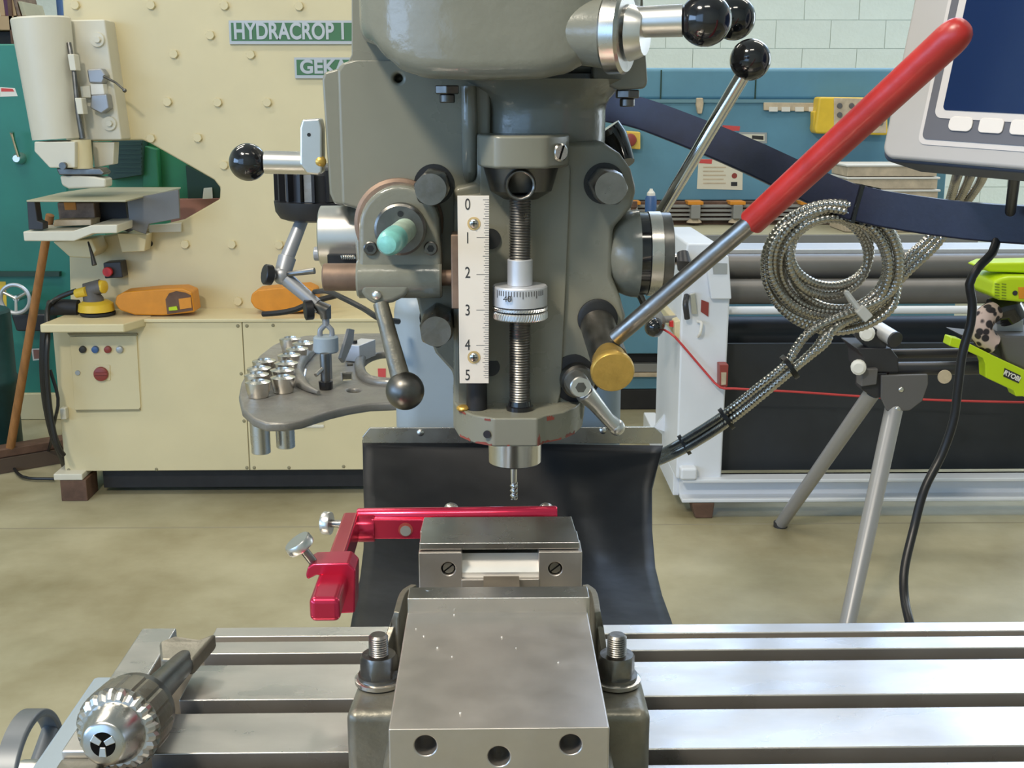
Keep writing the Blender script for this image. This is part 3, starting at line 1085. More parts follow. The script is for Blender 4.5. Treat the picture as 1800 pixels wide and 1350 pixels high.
MB().sphere(P(662, 519, .847), .0035, 14, 8, (1, .6, 1)).build('rivet', 'satin', head)
bl = P(566, 486, .862)
MB().lathe((P(568, 486, .862).x, .862, P(600, 487, .862).z), (1, 0, 0), [(0, .0088), (.001, .0100), (.03, .0100)], 28).build('feed_shaft', 'rusty', head)
MB().cyl(P(776, 488, .862), P(800, 488, .862), .0058, 20).build('feed_shaft', 'rusty', head)
pd = P(562, 417, .93)
MB().lathe((P(562, 417, .92).x, .925, P(600, 417, .92).z), (1, 0, 0), [(0, .0215), (.001, .0235), (.04, .0238)], 56).build('feed_drum', 'satin', head)
MB().cyl(P(552, 446, .93), P(566, 446, .93), .0055, 12).build('drum_bolt', 'lamp_grey', head, .001)
MB().box(P(577, 455, .9).x, P(628, 455, .9).x, .895, .905, P(600, 462, .9).z, P(600, 447, .9).z).build('drum_slot', 'black', head)
spr = spline([P(600 + 1.6 * k, 449 + (6 if k % 2 else 0), .892) for k in range(16)], .001)
MB().tube(spr, .0008, 6).build('spring', 'steel', head)
qd = P(703, 404, .842)
MB().lathe(qd, (0, 1, 0), [(0, .0165), (.0012, .0182), (.02, .0185)], 44).build('clutch_disc', 'dark_steel', head)
MB().lathe(P(704, 376, .8418) + Vector((0, -.0002, 0)), (0, 1, 0), [(0, .0022), (.0003, .0022)], 14).build('disc_hole', 'black', head)
k0_, k1_ = P(712, 404, .843), P(680, 431, .790)
dk = (k1_ - k0_)
lk = dk.length
MB().lathe(k0_, dk, [(0, .0082), (lk * .55, .0084), (lk * .56, .0088)], 28).build('knob_stem', 'mint_dirty', head)
MB().lathe(k0_, dk, [(lk * .55, .0088), (lk * .8, .0088), (lk * .92, .0080), (lk * .98, .006), (lk, .003)], 28).build('knob_tip', 'mint', head)
for px in (651, 757):
    q = P(px, 437, .8505)
    MB().lathe(q, (0, 1, 0), [(0, .0042), (.0006, .0050), (.004, .0050)], 24).build('cap_screw', 'dark_steel', head)
    MB().lathe(q + Vector((0, -.0003, 0)), (0, 1, 0), [(0, .0027), (.0003, .0027)], 6).build('screw_socket', 'black', head)
# crank lever with iron ball
l0, l1, lb_ = P(669, 533, .852), P(704, 664, .832), P(712, 687, .828)
lv = MB().tube([l0, l0 * .5 + l1 * .5, l1, lb_], [.0055, .0061, .0070, .0070], 18).build('feed_lever', 'cast_iron', head)
MB().sphere(lb_, S(34, lb_), 36, 22).build('lever_ball', 'dark_steel', lv)

# left crank with black ball (on the side cover)
bb = P(436, 285, .90)
cr0, cr1 = P(466, 285, .90), P(545, 287, .90)
ck = MB().ppx([(527, 225), (531, 210), (562, 208), (566, 225), (566, 303), (560, 308), (540, 306), (527, 290)], .890, .018).build('crank_arm', 'satin', head, .003, 3)
MB().cyl(cr0, cr1, S(20, cr0), 28).build('crank_shaft', 'satin', ck)
MB().sphere(bb, S(33, bb), 36, 22).build('ball_knob', 'black_gloss', ck)
MB().sphere(P(563, 284, .893), .0045, 14, 8).build('detent', 'brass', ck)
MB().lathe(P(543, 237, .8896), (0, 1, 0), [(0, .0014), (.0004, .0014)], 12).build('pin_hole', 'black', ck)

# right: domed boss and rings
yb0 = .893
xq = lambda px: P(px, 445, yb0).x
zq = P(1100, 446, yb0).z
k_ = S(1, P(1100, 446, yb0))
bo = []
for k in range(10):
    t = k / 9
    bo.append((xq(1028 + 92 * t) - xq(1028), k_ * 77 * math.sin(max(.02, t) * PI / 2) ** .75))
MB().lathe((xq(1028), yb0, zq), (1, 0, 0), bo, 56).build('feed_boss', 'grey_hammer', head, angle=1.)
MB().lathe((xq(1118), yb0, zq), (1, 0, 0), [(0, k_ * 72), (k_ * 18, k_ * 72)], 56).build('seal_ring', 'black_gloss', head)
MB().lathe((xq(1136), yb0, zq), (1, 0, 0), [(0, k_ * 70), (k_ * 1.5, k_ * 74), (k_ * 22, k_ * 74), (k_ * 23, k_ * 72)], 56).build('graduated_ring', 'steel', head)
MB().lathe((xq(1159), yb0, zq), (1, 0, 0), [(0, k_ * 72), (k_ * 16, k_ * 72), (k_ * 18, k_ * 66)], 56).build('end_ring', 'dark_steel', head)
# chrome lever and black ball
c0, c1 = P(1158, 382, .95), P(1312, 122, .92)
cl = MB().cyl(c0, c1, S(11.5, c1), 24, S(13.5, c1)).build('chrome_lever', 'chrome', head)
cb_ = P(1319, 105, .918)
MB().sphere(cb_, S(36, cb_), 36, 22).build('ball_knob', 'black_gloss', cl)
MB().tube([P(1118, 505, .91), P(1128, 525, .91), P(1138, 548, .905)], [.003, .0028, .0028], 10).build('trip_lever', 'dark_steel', head)
# quill lock lever
q0 = P(1012, 668, .862)
MB().lathe((q0.x, .872, q0.z), (.1, -1, 0), [(0, .0190), (.004, .0185), (.005, .0165)], 36).build('lock_boss', 'black_matte', head)
MB().lathe((q0.x + .0005, .866, q0.z), (.1, -1, 0), [(0, .0125), (.010, .0125), (.012, .011)], 36).build('lock_seat', 'dark_steel', head)
h0, h1 = P(1012, 668, .858), P(1021, 681, .832)
lk_ = MB().lathe(h0, h1 - h0, [(0, .0082), ((h1 - h0).length - .001, .0078), ((h1 - h0).length, .007)], 28).build('lock_hub', 'satin', head)
MB().lathe(h1, h1 - h0, [(0, .0040), (.0006, .0040)], 6).build('hub_screw', 'dark_steel', lk_)
MB().tube([P(1028, 690, .838), P(1045, 708, .842), P(1068, 736, .846), P(1084, 751, .848)], [.0075, .0060, .0050, .0058], 18).build('lock_lever', 'satin', lk_)
MB().sphere(P(1084, 751, .848), .0062, 18, 10).build('lever_end', 'satin', lk_)
# large feed lever with red grip
g0_, g1_ = P(1046, 558, .874), P(1072, 634, .812)
d = g1_ - g0_
MB().lathe(P(1050, 560, .866), (0.05, -1, 0), [(0, .0148), (.003, .0148), (.004, .0125)], 36).build('lever_seat', 'black', head)
MB().lathe(g0_, d, [(0, .0105), (.012, .0105), (.0125, .0128), (d.length, .0130)], 36).build('lever_hub', 'rod_steel', head)
cap = P(1077, 655, .790)
dc = Vector((.02, -1, -.25))
MB().lathe(cap + Vector((0, .004, .001)), dc, [(-.022, .0110), (-.006, .0125), (-.004, .0140), (0, .0150), (.003, .0150), (.0045, .0140)], 44).build('brass_cap', 'brass', head)
p0, p1, p2 = P(1082, 594, .812), P(1322, 390, .768), P(1700, 42, .660)
MB().cyl(p0, p1 + (p2 - p1) * .06, S(15, p0), 28, S(17, p1)).build('lever_rod', 'rod_steel', head)
dg = (p2 - p1)
lg = dg.length
rg0, rg1 = S(24, p1), S(31, p2)
gp = [(-.0005, rg0 * .9), (0, rg0)]
for k in range(1, 9):
    gp.append((lg * .93 * k / 8, rg0 + (rg1 - rg0) * k / 8))
for k in range(1, 6):
    a = k / 5 * PI / 2
    gp.append((lg * .93 + lg * .07 * math.sin(a), max(.002, rg1 * math.cos(a) ** .6)))
MB().lathe(p1, dg, gp, 36).build('red_grip', 'red_grip', head)

# upper right speed-change handle
yq = .806
hc_ = P(1103, 58, yq)
fax = Vector((1, -.42, -.02))
fl_ = MB().lathe(hc_ + Vector((-.004, 0, 0)), fax, [(-.009, .0250), (-.0075, .0262), (.002, .0262), (.004, .0245)], 56).build('shift_flange', 'steel', head)
MB().lathe(hc_ + Vector((-.004, 0, 0)), fax, [(-.034, .0200), (-.009, .0225)], 40).build('flange_mount', 'grey_hammer', fl_)
MB().lathe(hc_ + Vector((.002, 0, 0)), fax, [(0, .018), (.006, .016), (.010, .014)], 40).build('flange_boss', 'satin', fl_)
s0, s1 = P(1088, 40, .806), P(1200, 36, .797)
sh = MB().cyl(s0, s1, S(26, s0), 36, S(28, s1)).build('shift_shaft', 'satin', head)
MB().cyl(s1, s1 + (s1 - s0) * .06, S(22, s1), 30).build('shaft_collar', 'black', sh)
qb = P(1240, 35, .794)
MB().sphere(qb, S(46, qb), 40, 24).build('ball_knob', 'black_gloss', sh)
s2, qb2 = P(1110, 30, .96), P(1290, 32, .95)
sh2 = MB().cyl(s2, qb2, S(18, s2), 28).build('shift_shaft', 'satin', head)
MB().sphere(qb2, S(38, qb2), 36, 22).build('ball_knob', 'black_gloss', sh2)
# black clamp lever behind the neck
MB().tube([P(1066, 226, 1.0), P(1078, 245, 1.0), P(1090, 268, .99), P(1097, 288, .985)], [.012, .0125, .010, .009], 18).build('clamp_lever', 'black_gloss', head)

# ================================================================== TOOL TRAY, COLLETS, LAMP
ZT = CAMH - .36
tray_px = [(424, 694), (428, 672), (440, 650), (460, 624), (482, 607), (505, 596), (540, 590), (590, 588), (640, 586), (760, 586), (760, 706), (700, 706), (650, 708), (612, 714), (578, 722), (552, 730), (528, 738), (500, 742), (470, 742), (448, 734), (430, 718)]
tp = [(PZ(a, b, ZT).x, PZ(a, b, ZT).y) for a, b in tray_px]


def ell(cx, cy, rx, ry, n=28):
    return [(PZ(cx + rx * math.cos(2 * PI * k / n), cy + ry * math.sin(2 * PI * k / n), ZT).x, PZ(cx + rx * math.cos(2 * PI * k / n), cy + ry * math.sin(2 * PI * k / n), ZT).y) for k in range(n)]


def quadp(pts):
    return [(PZ(a, b, ZT).x, PZ(a, b, ZT).y) for a, b in pts]


holes = [ell(682, 644, 48, 27), quadp([(598, 654), (621, 653), (622, 668), (599, 669)]), quadp([(608, 637), (624, 636), (623, 643), (607, 644)]), ell(622, 686, 16, 5)]
tme = flat(tp, holes, ZT, .011, .003)
tme.materials.clear()
tme.materials.append(MATS['tray_cast'])
tme.shade_smooth()
tme.set_sharp_from_angle(angle=.7)
tray = thing('tool_tray', 'grey cast tool tray left of the mill column holding collets', 'tool tray', (PZ(560, 660, ZT).x, 1.5, ZT - .016))
link('tray_plate', tme, tray)
# raised semicircular rim in the middle of the tray
rim = []
for k in range(21):
    a = R(200) - k / 20 * R(150)
    a = R(95 + k * 9)
    q = PZ(572 + 55 * math.cos(a), 652 + 33 * -math.sin(a) * -1, ZT)
    rim.append(q)
rim = [PZ(a, b, ZT + .004) for a, b in ((560, 690), (538, 680), (522, 664), (521, 648), (530, 632), (548, 618), (566, 609))]
rs_ = spline(rim, .008)
MB().tube(rs_, [.010 * min(1, .25 + 3 * min(i_, len(rs_) - 1 - i_) / len(rs_)) for i_ in range(len(rs_))], 14).build('tray_rim', 'tray_cast', tray)
MB().tube(spline([PZ(a, b, ZT + .003) for a, b in ((640, 618), (632, 640), (640, 662), (668, 672), (740, 674))], .01), .007, 12).build('tray_rim', 'tray_cast', tray)
ctop = [(453, 669), (451, 656), (455, 645), (464, 632), (497, 661), (496, 648), (503, 636), (508, 622), (522, 611), (533, 601), (510, 593)]
cname = ['frontmost steel collet in the left row of the tool tray', 'second collet from the front in the left tray row', 'third collet from the front in the left tray row', 'rearmost collet in the left row of the tool tray',
         'frontmost steel collet in the right row, beside the tray rim', 'second collet from the front in the right tray row', 'third collet from the front in the right tray row', 'fourth collet from the front in the right tray row',
         'fifth collet from the front in the right tray row', 'last collet of the right row, next to the lamp clamp', 'collet standing alone at the rear edge of the tool tray']
HC = .021
for (px, py), lab in zip(ctop, cname):
    q = PZ(px, py, ZT + HC)
    c = thing('collet', lab, 'collet', (q.x, q.y, ZT - .075), 'collets in the tool tray')
    MB().lathe((q.x, q.y, ZT + .0005), (0, 0, 1), [(0, .0125), (.004, .0135), (HC - .004, .0158), (HC - .002, .0158), (HC, .0085), (HC - .006, .0075)], 32).build('head', 'nose_steel', c)
    if py > 655 or px in (496,):
        MB().lathe((q.x, q.y, ZT - .073), (0, 0, 1), [(0, .0112), (.001, .0120), (.073, .0120)], 28).build('body', 'steel', c)
# silver block with black screw
q = PZ(634, 607, ZT + .02)
blk2 = thing('tool_block', 'small silver block with a black screw at the back of the tray', 'tool block', (q.x, q.y, ZT))
u = Vector((.93, -.37, 0))
v = Vector((.37, .93, 0))
o_ = Vector((q.x - .012, q.y - .02, ZT + .0005))
MB().loop([o_ - u * .010, o_ + u * .014, o_ + u * .014 + v * .05, o_ - u * .010 + v * .05], (0, 0, .024)).build('block_body', 'satin_white', blk2, .001)
MB().lathe(o_ + v * .012 + Vector((0, 0, .0245)), (0, 0, 1), [(0, .004), (.004, .004)], 16).build('screw', 'black', blk2)
# black boring bar standing in tray
q = PZ(573, 684, ZT)
bbx = thing('boring_head', 'short black tool shank with a collar standing in the tray', 'cutting tool', (q.x, q.y, ZT))
MB().lathe((q.x, q.y, ZT + .0005), (0, 0, 1), [(0, .0085), (.010, .0092), (.011, .0062)], 24, lambda i, j: 1 - .06 * (i % 2)).build('collar', 'black', bbx)
MB().lathe((q.x, q.y, ZT + .011), (0, 0, 1), [(0, .0062), (.034, .0066), (.036, .006)], 24).build('shank', 'dark_steel', bbx)
MB().cyl((q.x, q.y, ZT + .030), (q.x - .010, q.y - .016, ZT + .022), .0026, 12).build('cross_pin', 'steel', bbx)
# small twist drill lying
q = PZ(534, 662, ZT + .003)
dr = tag(MB().tube([PZ(532, 672, ZT + .0035), PZ(537, 650, ZT + .012)], [.0022, .0018], 10).build('drill_bit', 'satin'), 'tiny bright drill bit leaning inside the tray rim', 'drill bit')
# grey triangular plate
q = PZ(603, 640, ZT)
tri = [P(594, 630, 1.56), P(609, 578, 1.58), P(618, 580, 1.6), P(616, 600, 1.62), P(600, 638, 1.58)]
tag(MB().loop(tri, (.004, .002, 0)).build('gauge_plate', 'lamp_grey', None, .0005), 'thin grey triangular gauge plate standing upright on the tray', 'gauge')

# lamp with articulated arm
YLp = 1.62
lamp = thing('work_lamp', 'black finned work lamp on a jointed grey arm over the tray', 'lamp', (P(572, 600, 1.56).x, 1.56, ZT))
lc = P(562, 340, YLp)
kk = S(1, lc)
hd = MB().lathe((lc.x, YLp, P(562, 386, YLp).z), (0, 0, 1), [(0, kk * 58), (kk * 4, kk * 70), (kk * 16, kk * 78), (kk * 34, kk * 80), (kk * 35, kk * 66), (kk * 80, kk * 66), (kk * 88, kk * 60), (kk * 96, kk * 40)], 56).build('lamp_head', 'dark_fin', lamp)
for k in range(20):
    a = 2 * PI * k / 20
    d = Vector((math.cos(a), math.sin(a), 0))
    t = Vector((-d.y, d.x, 0))
    c_ = Vector((lc.x, YLp, P(562, 350, YLp).z))
    MB().loop([c_ + d * kk * 64 - t * .0018, c_ + d * kk * 64 + t * .0018, c_ + d * kk * 79 + t * .0018, c_ + d * kk * 79 - t * .0018], (0, 0, kk * 54)).build('fin', 'dark_fin', hd)
    if k % 2 == 0:
        a2 = a + PI / 20
        d = Vector((math.cos(a2), math.sin(a2), 0))
        t = Vector((-d.y, d.x, 0))
        MB().loop([c_ + d * kk * 66 - t * .005, c_ + d * kk * 66 + t * .005, c_ + d * kk * 68 + t * .005, c_ + d * kk * 68 - t * .005], (0, 0, kk * 46)).build('heat_sink', 'tray_cast', hd)
A = [P(532, 384, 1.6), P(505, 452, 1.58), P(496, 484, 1.57), P(556, 535, 1.56), P(572, 545, 1.56), P(571, 585, 1.56)]
MB().tube([A[0], A[1]], [.0085, .0095], 16).build('upper_arm', 'lamp_grey', lamp)
MB().tube([A[1], A[2]], [.0120, .0110], 16).build('arm_socket', 'lamp_grey', lamp, .001)
MB().sphere(A[2], .0125, 20, 12).build('elbow_joint', 'lamp_grey', lamp)
MB().tube([A[2], A[3]], [.0100, .0082], 16).build('lower_arm', 'lamp_grey', lamp)
MB().tube([A[3] - Vector((.004, 0, 0)), A[4], P(573, 560, 1.56)], [.008, .010, .007], 14).build('wrist_joint', 'dark_steel', lamp)
for (pa_, pb_, pc_) in ((A[2], P(478, 484, 1.56), P(464, 482, 1.555)), (A[4], P(550, 544, 1.555), P(529, 546, 1.55))):
    MB().cyl(pa_, pb_, .004, 12).build('knob_stem', 'steel', lamp)
    d = (pc_ - pb_).normalized()
    MB().lathe(pb_, d, [(0, .0125), (.001, .0135), (.010, .0135), (.011, .012)], 12).build('clamp_knob', 'black', lamp)
MB().tube([A[2], P(520, 480, 1.555), P(553, 476, 1.55)], [.004, .0035, .0042], 10).build('clamp_lever', 'dark_steel', lamp)
MB().tube([P(572, 548, 1.56), P(573, 572, 1.56)], [.0055, .0045], 12).build('drop_rod', 'lamp_grey', lamp)
for s in (-1, 1):
    MB().tube(spline([P(573, 570, 1.56), P(573 + s * 10, 580, 1.56), P(573 + s * 10, 592, 1.56), P(573 + s * 7, 600, 1.56)], .004), .0035, 10).build('yoke_leg', 'lamp_grey', lamp)
q = P(573, 606, 1.56)
MB().lathe((q.x, 1.56, q.z - .010), (0, 0, 1), [(0, .0150), (.002, .0165), (.020, .0165), (.022, .014)], 32).build('base_clamp', 'blue_grey', lamp)
MB().cyl((q.x, 1.56, ZT), (q.x, 1.56, q.z - .008), .007, 16).build('base_stud', 'lamp_grey', lamp)
ct = spline([P(553, 513, 1.57), P(575, 512, 1.5), P(605, 525, 1.42), P(640, 543, 1.38), P(668, 560, 1.33), P(700, 565, 1.36)], .01)
tag(MB().tube(ct, .0035, 10).build('lamp_cable', 'black'), 'thin black cable running from the lamp arm behind the feed lever', 'cable')

# ================================================================== DRO CONSOLE
BL = P(1552, 278, .93)
BR = P(1800, 299, .845)
u_ = (BR - BL).normalized()
lo, hi = .5, 1.5
fY = lambda Y: (P(1611, 0, Y) - BL).dot(u_)
for _ in range(60):
    mid = (lo + hi) / 2
    if fY(lo) * fY(mid) <= 0:
        hi = mid
    else:
        lo = mid
v_ = (P(1611, 0, (lo + hi) / 2) - BL).normalized()
n_ = u_.cross(v_).normalized()
if n_.dot(CAM - BL) < 0:
    n_ = -n_
dro = thing('readout_console', 'grey digital readout console with dark screen at upper right', 'digital readout', BL)


def LQ(a, b, c=0.):
    return BL + u_ * a + v_ * b + n_ * c


def rrect(a0, b0, a1, b1, r, c, tl=None):
    pts = []
    for (cx, cy, s0) in ((a0 + r, b0 + r, 180), (a1 - r, b0 + r, 270), (a1 - r, b1 - r, 0), (a0 + r, b1 - r, 90)):
        for k in range(7):
            a = R(s0 + 15 * k)
            pts.append(LQ(cx + r * math.cos(a), cy + r * math.sin(a), c))
    return pts


def LP(px, py):
    """photo point on the console face -> face coordinates"""
    d = ray(px, py)
    t = (BL - CAM).dot(n_) / d.dot(n_)
    q = CAM + d * t - BL
    return q.dot(u_), q.dot(v_)


WD, HD = .275, .205
MB().loop(rrect(-.002, -.002, WD, HD, .008, -.002), n_ * -.05).build('case_back', 'dro_side', dro, .002)
bz = MB().loop(rrect(0, 0, WD, HD, .010, .004), n_ * -.006).build('bezel', 'dro_bezel', dro, .003, 3)
a0, b0 = LP(1626, 246)
MB().loop(rrect(a0 - .003, b0 - .004, WD - .018, HD - .012, .006, .0046), n_ * -.002).build('panel_border', 'dro_line', bz)
MB().loop(rrect(a0, b0, WD - .021, HD - .015, .004, .0052), n_ * -.002).build('panel', 'dro_panel', bz)
a1, b1 = LP(1664, 196)
MB().loop(rrect(a1 - .006, b1 - .006, WD - .04, HD - .03, .006, .0058), n_ * -.002).build('screen_border', 'dro_line', bz)
MB().loop(rrect(a1, b1, WD - .046, HD - .036, .003, .0063), n_ * -.002).build('screen', 'screen', bz)
c0_, d0_ = LP(1672, 232)
c1_, d1_ = LP(1719, 209)
wbt = (c1_ - c0_)
for k in range(5):
    MB().loop(rrect(c0_ + k * wbt * 1.27, d0_, c0_ + k * wbt * 1.27 + wbt, d1_, .0030 if k else .0042, .0066), n_ * -.0015).build('button', 'button', bz, .0005)
MB().cyl(P(1786, 292, .93), P(1776, 372, 1.03), .0045, 16).build('support_rod', 'black', dro)

# ================================================================== BOOM, CABLES, CORD
bpts = [(1040, 184, 1.40), (1080, 190, 1.37), (1130, 201, 1.34), (1240, 243, 1.28), (1340, 286, 1.22), (1420, 324, 1.18), (1500, 356, 1.14), (1600, 375, 1.11), (1700, 388, 1.08), (1800, 395, 1.05), (1950, 402, 1.0)]
bp = spline([P(*q) for q in bpts], .02)
rows = []
for i, q in enumerate(bp):
    t = (bp[min(i + 1, len(bp) - 1)] - bp[max(i - 1, 0)]).normalized()
    side = Vector((0, 1, 0))
    nn = t.cross(side)
    nn = (nn if nn.z > 0 else -nn).normalized()
    sd_ = t.cross(nn).normalized()
    if sd_.y < 0:
        sd_ = -sd_
    hw_, th = .0168, .008
    rows.append([q + nn * hw_ - sd_ * th, q + nn * hw_ + sd_ * th, q - nn * hw_ + sd_ * th, q - nn * hw_ - sd_ * th, q + nn * hw_ - sd_ * th])
boom = tag(MB().grid(rows).add(rows[0][:4], [(0, 1, 2, 3)]).add(rows[-1][:4], [(0, 1, 2, 3)]).build('boom_arm', 'boom', None, .002), 'dark curved flat arm, blue window reflection painted in, reaching from behind the head to the console', 'boom arm')
for k in range(3):
    q = P(1500 + 14 * k, 357 + 3 * k, 1.138)
    o = MB().box(-.0018, .0018, -.0105, .0105, -.0185, .0185).build('cable_tie', 'black_gloss', boom)
    o.location = q
    o.rotation_euler = (0, .22, .12)


def armoured(path, r):
    pts = spline(path, .0011)
    rad = [r * (1.0, 1.05, .97, .86)[i % 4] for i in range(len(pts))]
    return pts, rad


cc = (1458, 458)
YCL = 1.165
labs = ['braided steel cable coil, outer loops hanging under the boom arm', 'braided steel cable coil, middle loops beside the white tie', 'braided steel cable coil, innermost loops around the opening']
for i in range(3):
    path = [P(1692 + 23 * i, 272, 1.0), P(1680 + 22 * i, 318, 1.10), P(1662 + 12 * i, 372, 1.16), P(1630 + 9 * i, 420 + 4 * i, 1.17), P(1580 + 6 * i, 470 + 6 * i, 1.17)]
    base = [104, 86, 66][i]
    for k in range(int(3 * 12) + 1):
        a = R(38) + k / 12 * 2 * PI
        lp = k / 36
        rr = base + 11 * math.sin(k * .52 + i * 2) + (8 - 16 * lp)
        rr += (122 - rr) * max(0, 1 - k / 7) + (112 - rr) * max(0, (k - 29) / 7)
        cx = cc[0] + 7 * math.sin(i * 2.1 + k * .17) + (8 - 6 * i)
        cy = cc[1] + 6 * math.cos(i * 1.3 + k * .26)
        path.append(P(cx + rr * 1.07 * math.cos(a), cy + rr * .98 * math.sin(a), YCL - .012 + .018 * math.sin(k * .52 + i) + .006 * i))
    wv = [(-9, -6), (8, 2), (-1, 9)][i]
    path += [P(1462 + wv[0], 572 + wv[1], 1.145), P(1436 + wv[0] * 2.0, 598 + wv[1] * 1.6, 1.14), P(1412 + wv[0] * 1.5, 622 + wv[1] * 1.4, 1.14), P(1386 + wv[0] * .7, 648 + wv[1] * .9, 1.14), P(1335 + wv[0] * .7, 690 + wv[1], 1.15), P(1276 + wv[0] * .6, 736 + wv[1], 1.18), P(1215 + wv[0] * .6, 775 + wv[1], 1.28), P(1165, 800 + wv[1], 1.37), P(1110, 822 + wv[1], 1.45)]
    pts, rad = armoured(path, .0045)
    tag(MB().tube(pts, rad, 8).build('armoured_cable', 'armour', None, angle=1.2), labs[i], 'cable', 'armoured readout cables')
for (px, py, rr, Yt, ax_, lab) in ((1388, 645, .0125, 1.14, (-.8, 0, -.6), 'black tie on the steel cables nearest to the coil'), (1277, 736, .0115, 1.18, (-.8, 0, -.6), 'black tie around the steel cables halfway down'), (1203, 782, .0115, 1.30, (-.8, 0, -.5), 'black tie on the steel cables next to the rubber cover')):
    q = P(px, py, Yt)
    t = Vector(ax_).normalized()
    n = 28
    rows = []
    e1, e2 = Vector((0, 1, 0)), t.cross(Vector((0, 1, 0))).normalized()
    for k in range(n + 1):
        a = 2 * PI * k / n
        d = e1 * math.cos(a) + e2 * math.sin(a)
        rows.append([q + d * rr - t * .0022, q + d * (rr + .0012) - t * .0022, q + d * (rr + .0012) + t * .0022, q + d * rr + t * .0022])
    tag(MB().grid(rows).build('cable_tie', 'black'), lab, 'cable tie', 'ties on the steel cables')
# white zip tie
wz = MB().tube(spline([P(1490, 517, 1.142), P(1502, 533, 1.136), P(1516, 552, 1.137), P(1521, 560, 1.15), P(1510, 552, 1.185), P(1496, 530, 1.19), P(1488, 516, 1.17), P(1490, 517, 1.142)], .004), .0028, 8)
zt_ = thing('zip_tie', 'white plastic zip tie around the coiled steel cable', 'zip tie', P(1515, 555, 1.14))
wz.build('strap', 'white_plastic', zt_)
o = MB().box(-.007, .007, -.004, .004, -.005, .005).build('lock_head', 'white_plastic', zt_, .001)
o.location = P(1518, 551, 1.132)
o.rotation_euler = (0, .8, 0)
cord = spline([P(1752, 420, 1.06), P(1744, 445, 1.05), P(1718, 472, 1.04), P(1704, 500, 1.04), P(1709, 530, 1.04), P(1706, 570, 1.04), P(1692, 620, 1.04), P(1684, 680, 1.04), P(1676, 740, 1.04), P(1655, 800, 1.04), P(1625, 860, 1.03), P(1606, 930, 1.02), P(1590, 1000, 1.0), P(1590, 1050, .98), P(1599, 1095, .95), P(1615, 1160, .93), P(1630, 1260, .93), Vector((.37, .95, .45)), Vector((.40, .98, .06)), Vector((.50, 1.02, .006)), Vector((.75, 1.05, .006))], .006)
tag(MB().tube(cord, .0040, 12).build('power_cord', 'black'), 'black power cord hanging from the boom arm down behind the table', 'cord')

# ================================================================== IRONWORKER (left background)
YP, YCB = 4.44, 4.22
iw = thing('ironworker', 'large cream ironworker machine with green nameplates behind the mill', 'ironworker', (P(400, 870, YCB).x, 4.6, 0))
pt = MB().ppx([(108, -120), (116, 250), (250, 246), (264, 252), (376, 316), (387, 330), (386, 350), (320, 388), (252, 404), (121, 426), (124, 566), (900, 566), (900, -120)], YP, .10)
plate = pt.build('frame_plate', 'cream', iw, .006)
bolts = [(133, 9), (266, 9), (395, 10), (526, 11), (370, 62), (306, 95), (441, 96), (295, 179), (383, 180), (470, 180), (266, 243), (348, 242), (394, 290), (326, 429), (408, 429), (491, 430), (338, 529), (419, 529), (176, 438), (572, 430), (560, 250)]
bmsh = hexprof(MB(), (0, 0, 0), (0, -1, 0), .0165, .014, .2).mesh('bolt')
bmsh.materials.append(MATS['cream'])
for (px, py) in bolts:
    o = link('bolt', bmsh, plate, P(px, py, YP) if True else None)
# name plates
for (x0, x1, y0, y1, s, tx, size, tracking) in ((402, 700, 36, 78, 'HYDRACROP 1', 410, .078, .76), (517, 640, 101, 138, 'GEKA', 527, .064, 1.04)):
    fr = MB().prism(XZ([(x0, y0), (x1, y0), (x1, y1), (x0 + 2, y1)], YP - .008), YP - .012, YP - .001).build('nameplate', 'sign_silver', iw, .001)
    fc = MB().prism(XZ([(x0 + 4, y0 + 4), (x1 - 4, y0 + 4), (x1 - 4, y1 - 6), (x0 + 5, y1 - 6)], YP - .012), YP - .0135, YP - .010).build('nameplate_field', 'sign_green', fr)
    q = P(tx, (y0 + y1) / 2 - 1, YP - .014)
    text('lettering', s, size, (q.x, YP - .0137, q.z), 'sign_silver', fr, extr=.0015, sx=tracking, bold=.0022)
# cabinet
cab = MB().box(P(96, 600, YCB).x, P(900, 600, YCB).x, YCB + .004, YP + .4, P(300, 828, YCB).z, P(300, 565, YCB).z).build('cabinet_body', 'cream', iw, .004)
z0, z1 = P(300, 827, YCB).z, P(300, 566, YCB).z
xs = [P(94, 600, YCB).x, P(433, 700, YCB).x, P(902, 600, YCB).x]
pn = []
for k in range(2):
    pn.append(MB().box(xs[k] + .001, xs[k + 1] - .0025, YCB - .001, YCB + .006, z0, z1).build('front_panel', 'cream', iw, .0015))
MB().box(xs[1] - .004, xs[1] + .004, YCB + .0025, YCB + .006, z0, z1).build('panel_seam', 'seam', iw)
smsh = MB().sphere((0, 0, 0), .0065, 10, 6, (1, .5, 1)).mesh('screw')
smsh.materials.append(MATS['seam'])
for (px, py) in ((418, 573), (434, 573), (480, 572), (424, 657), (429, 740), (443, 740), (434, 822), (447, 822), (508, 822), (604, 820), (275, 825), (121, 826)):
    link('screw', smsh, pn[0] if px < 433 else pn[1], P(px, py, YCB - .001))
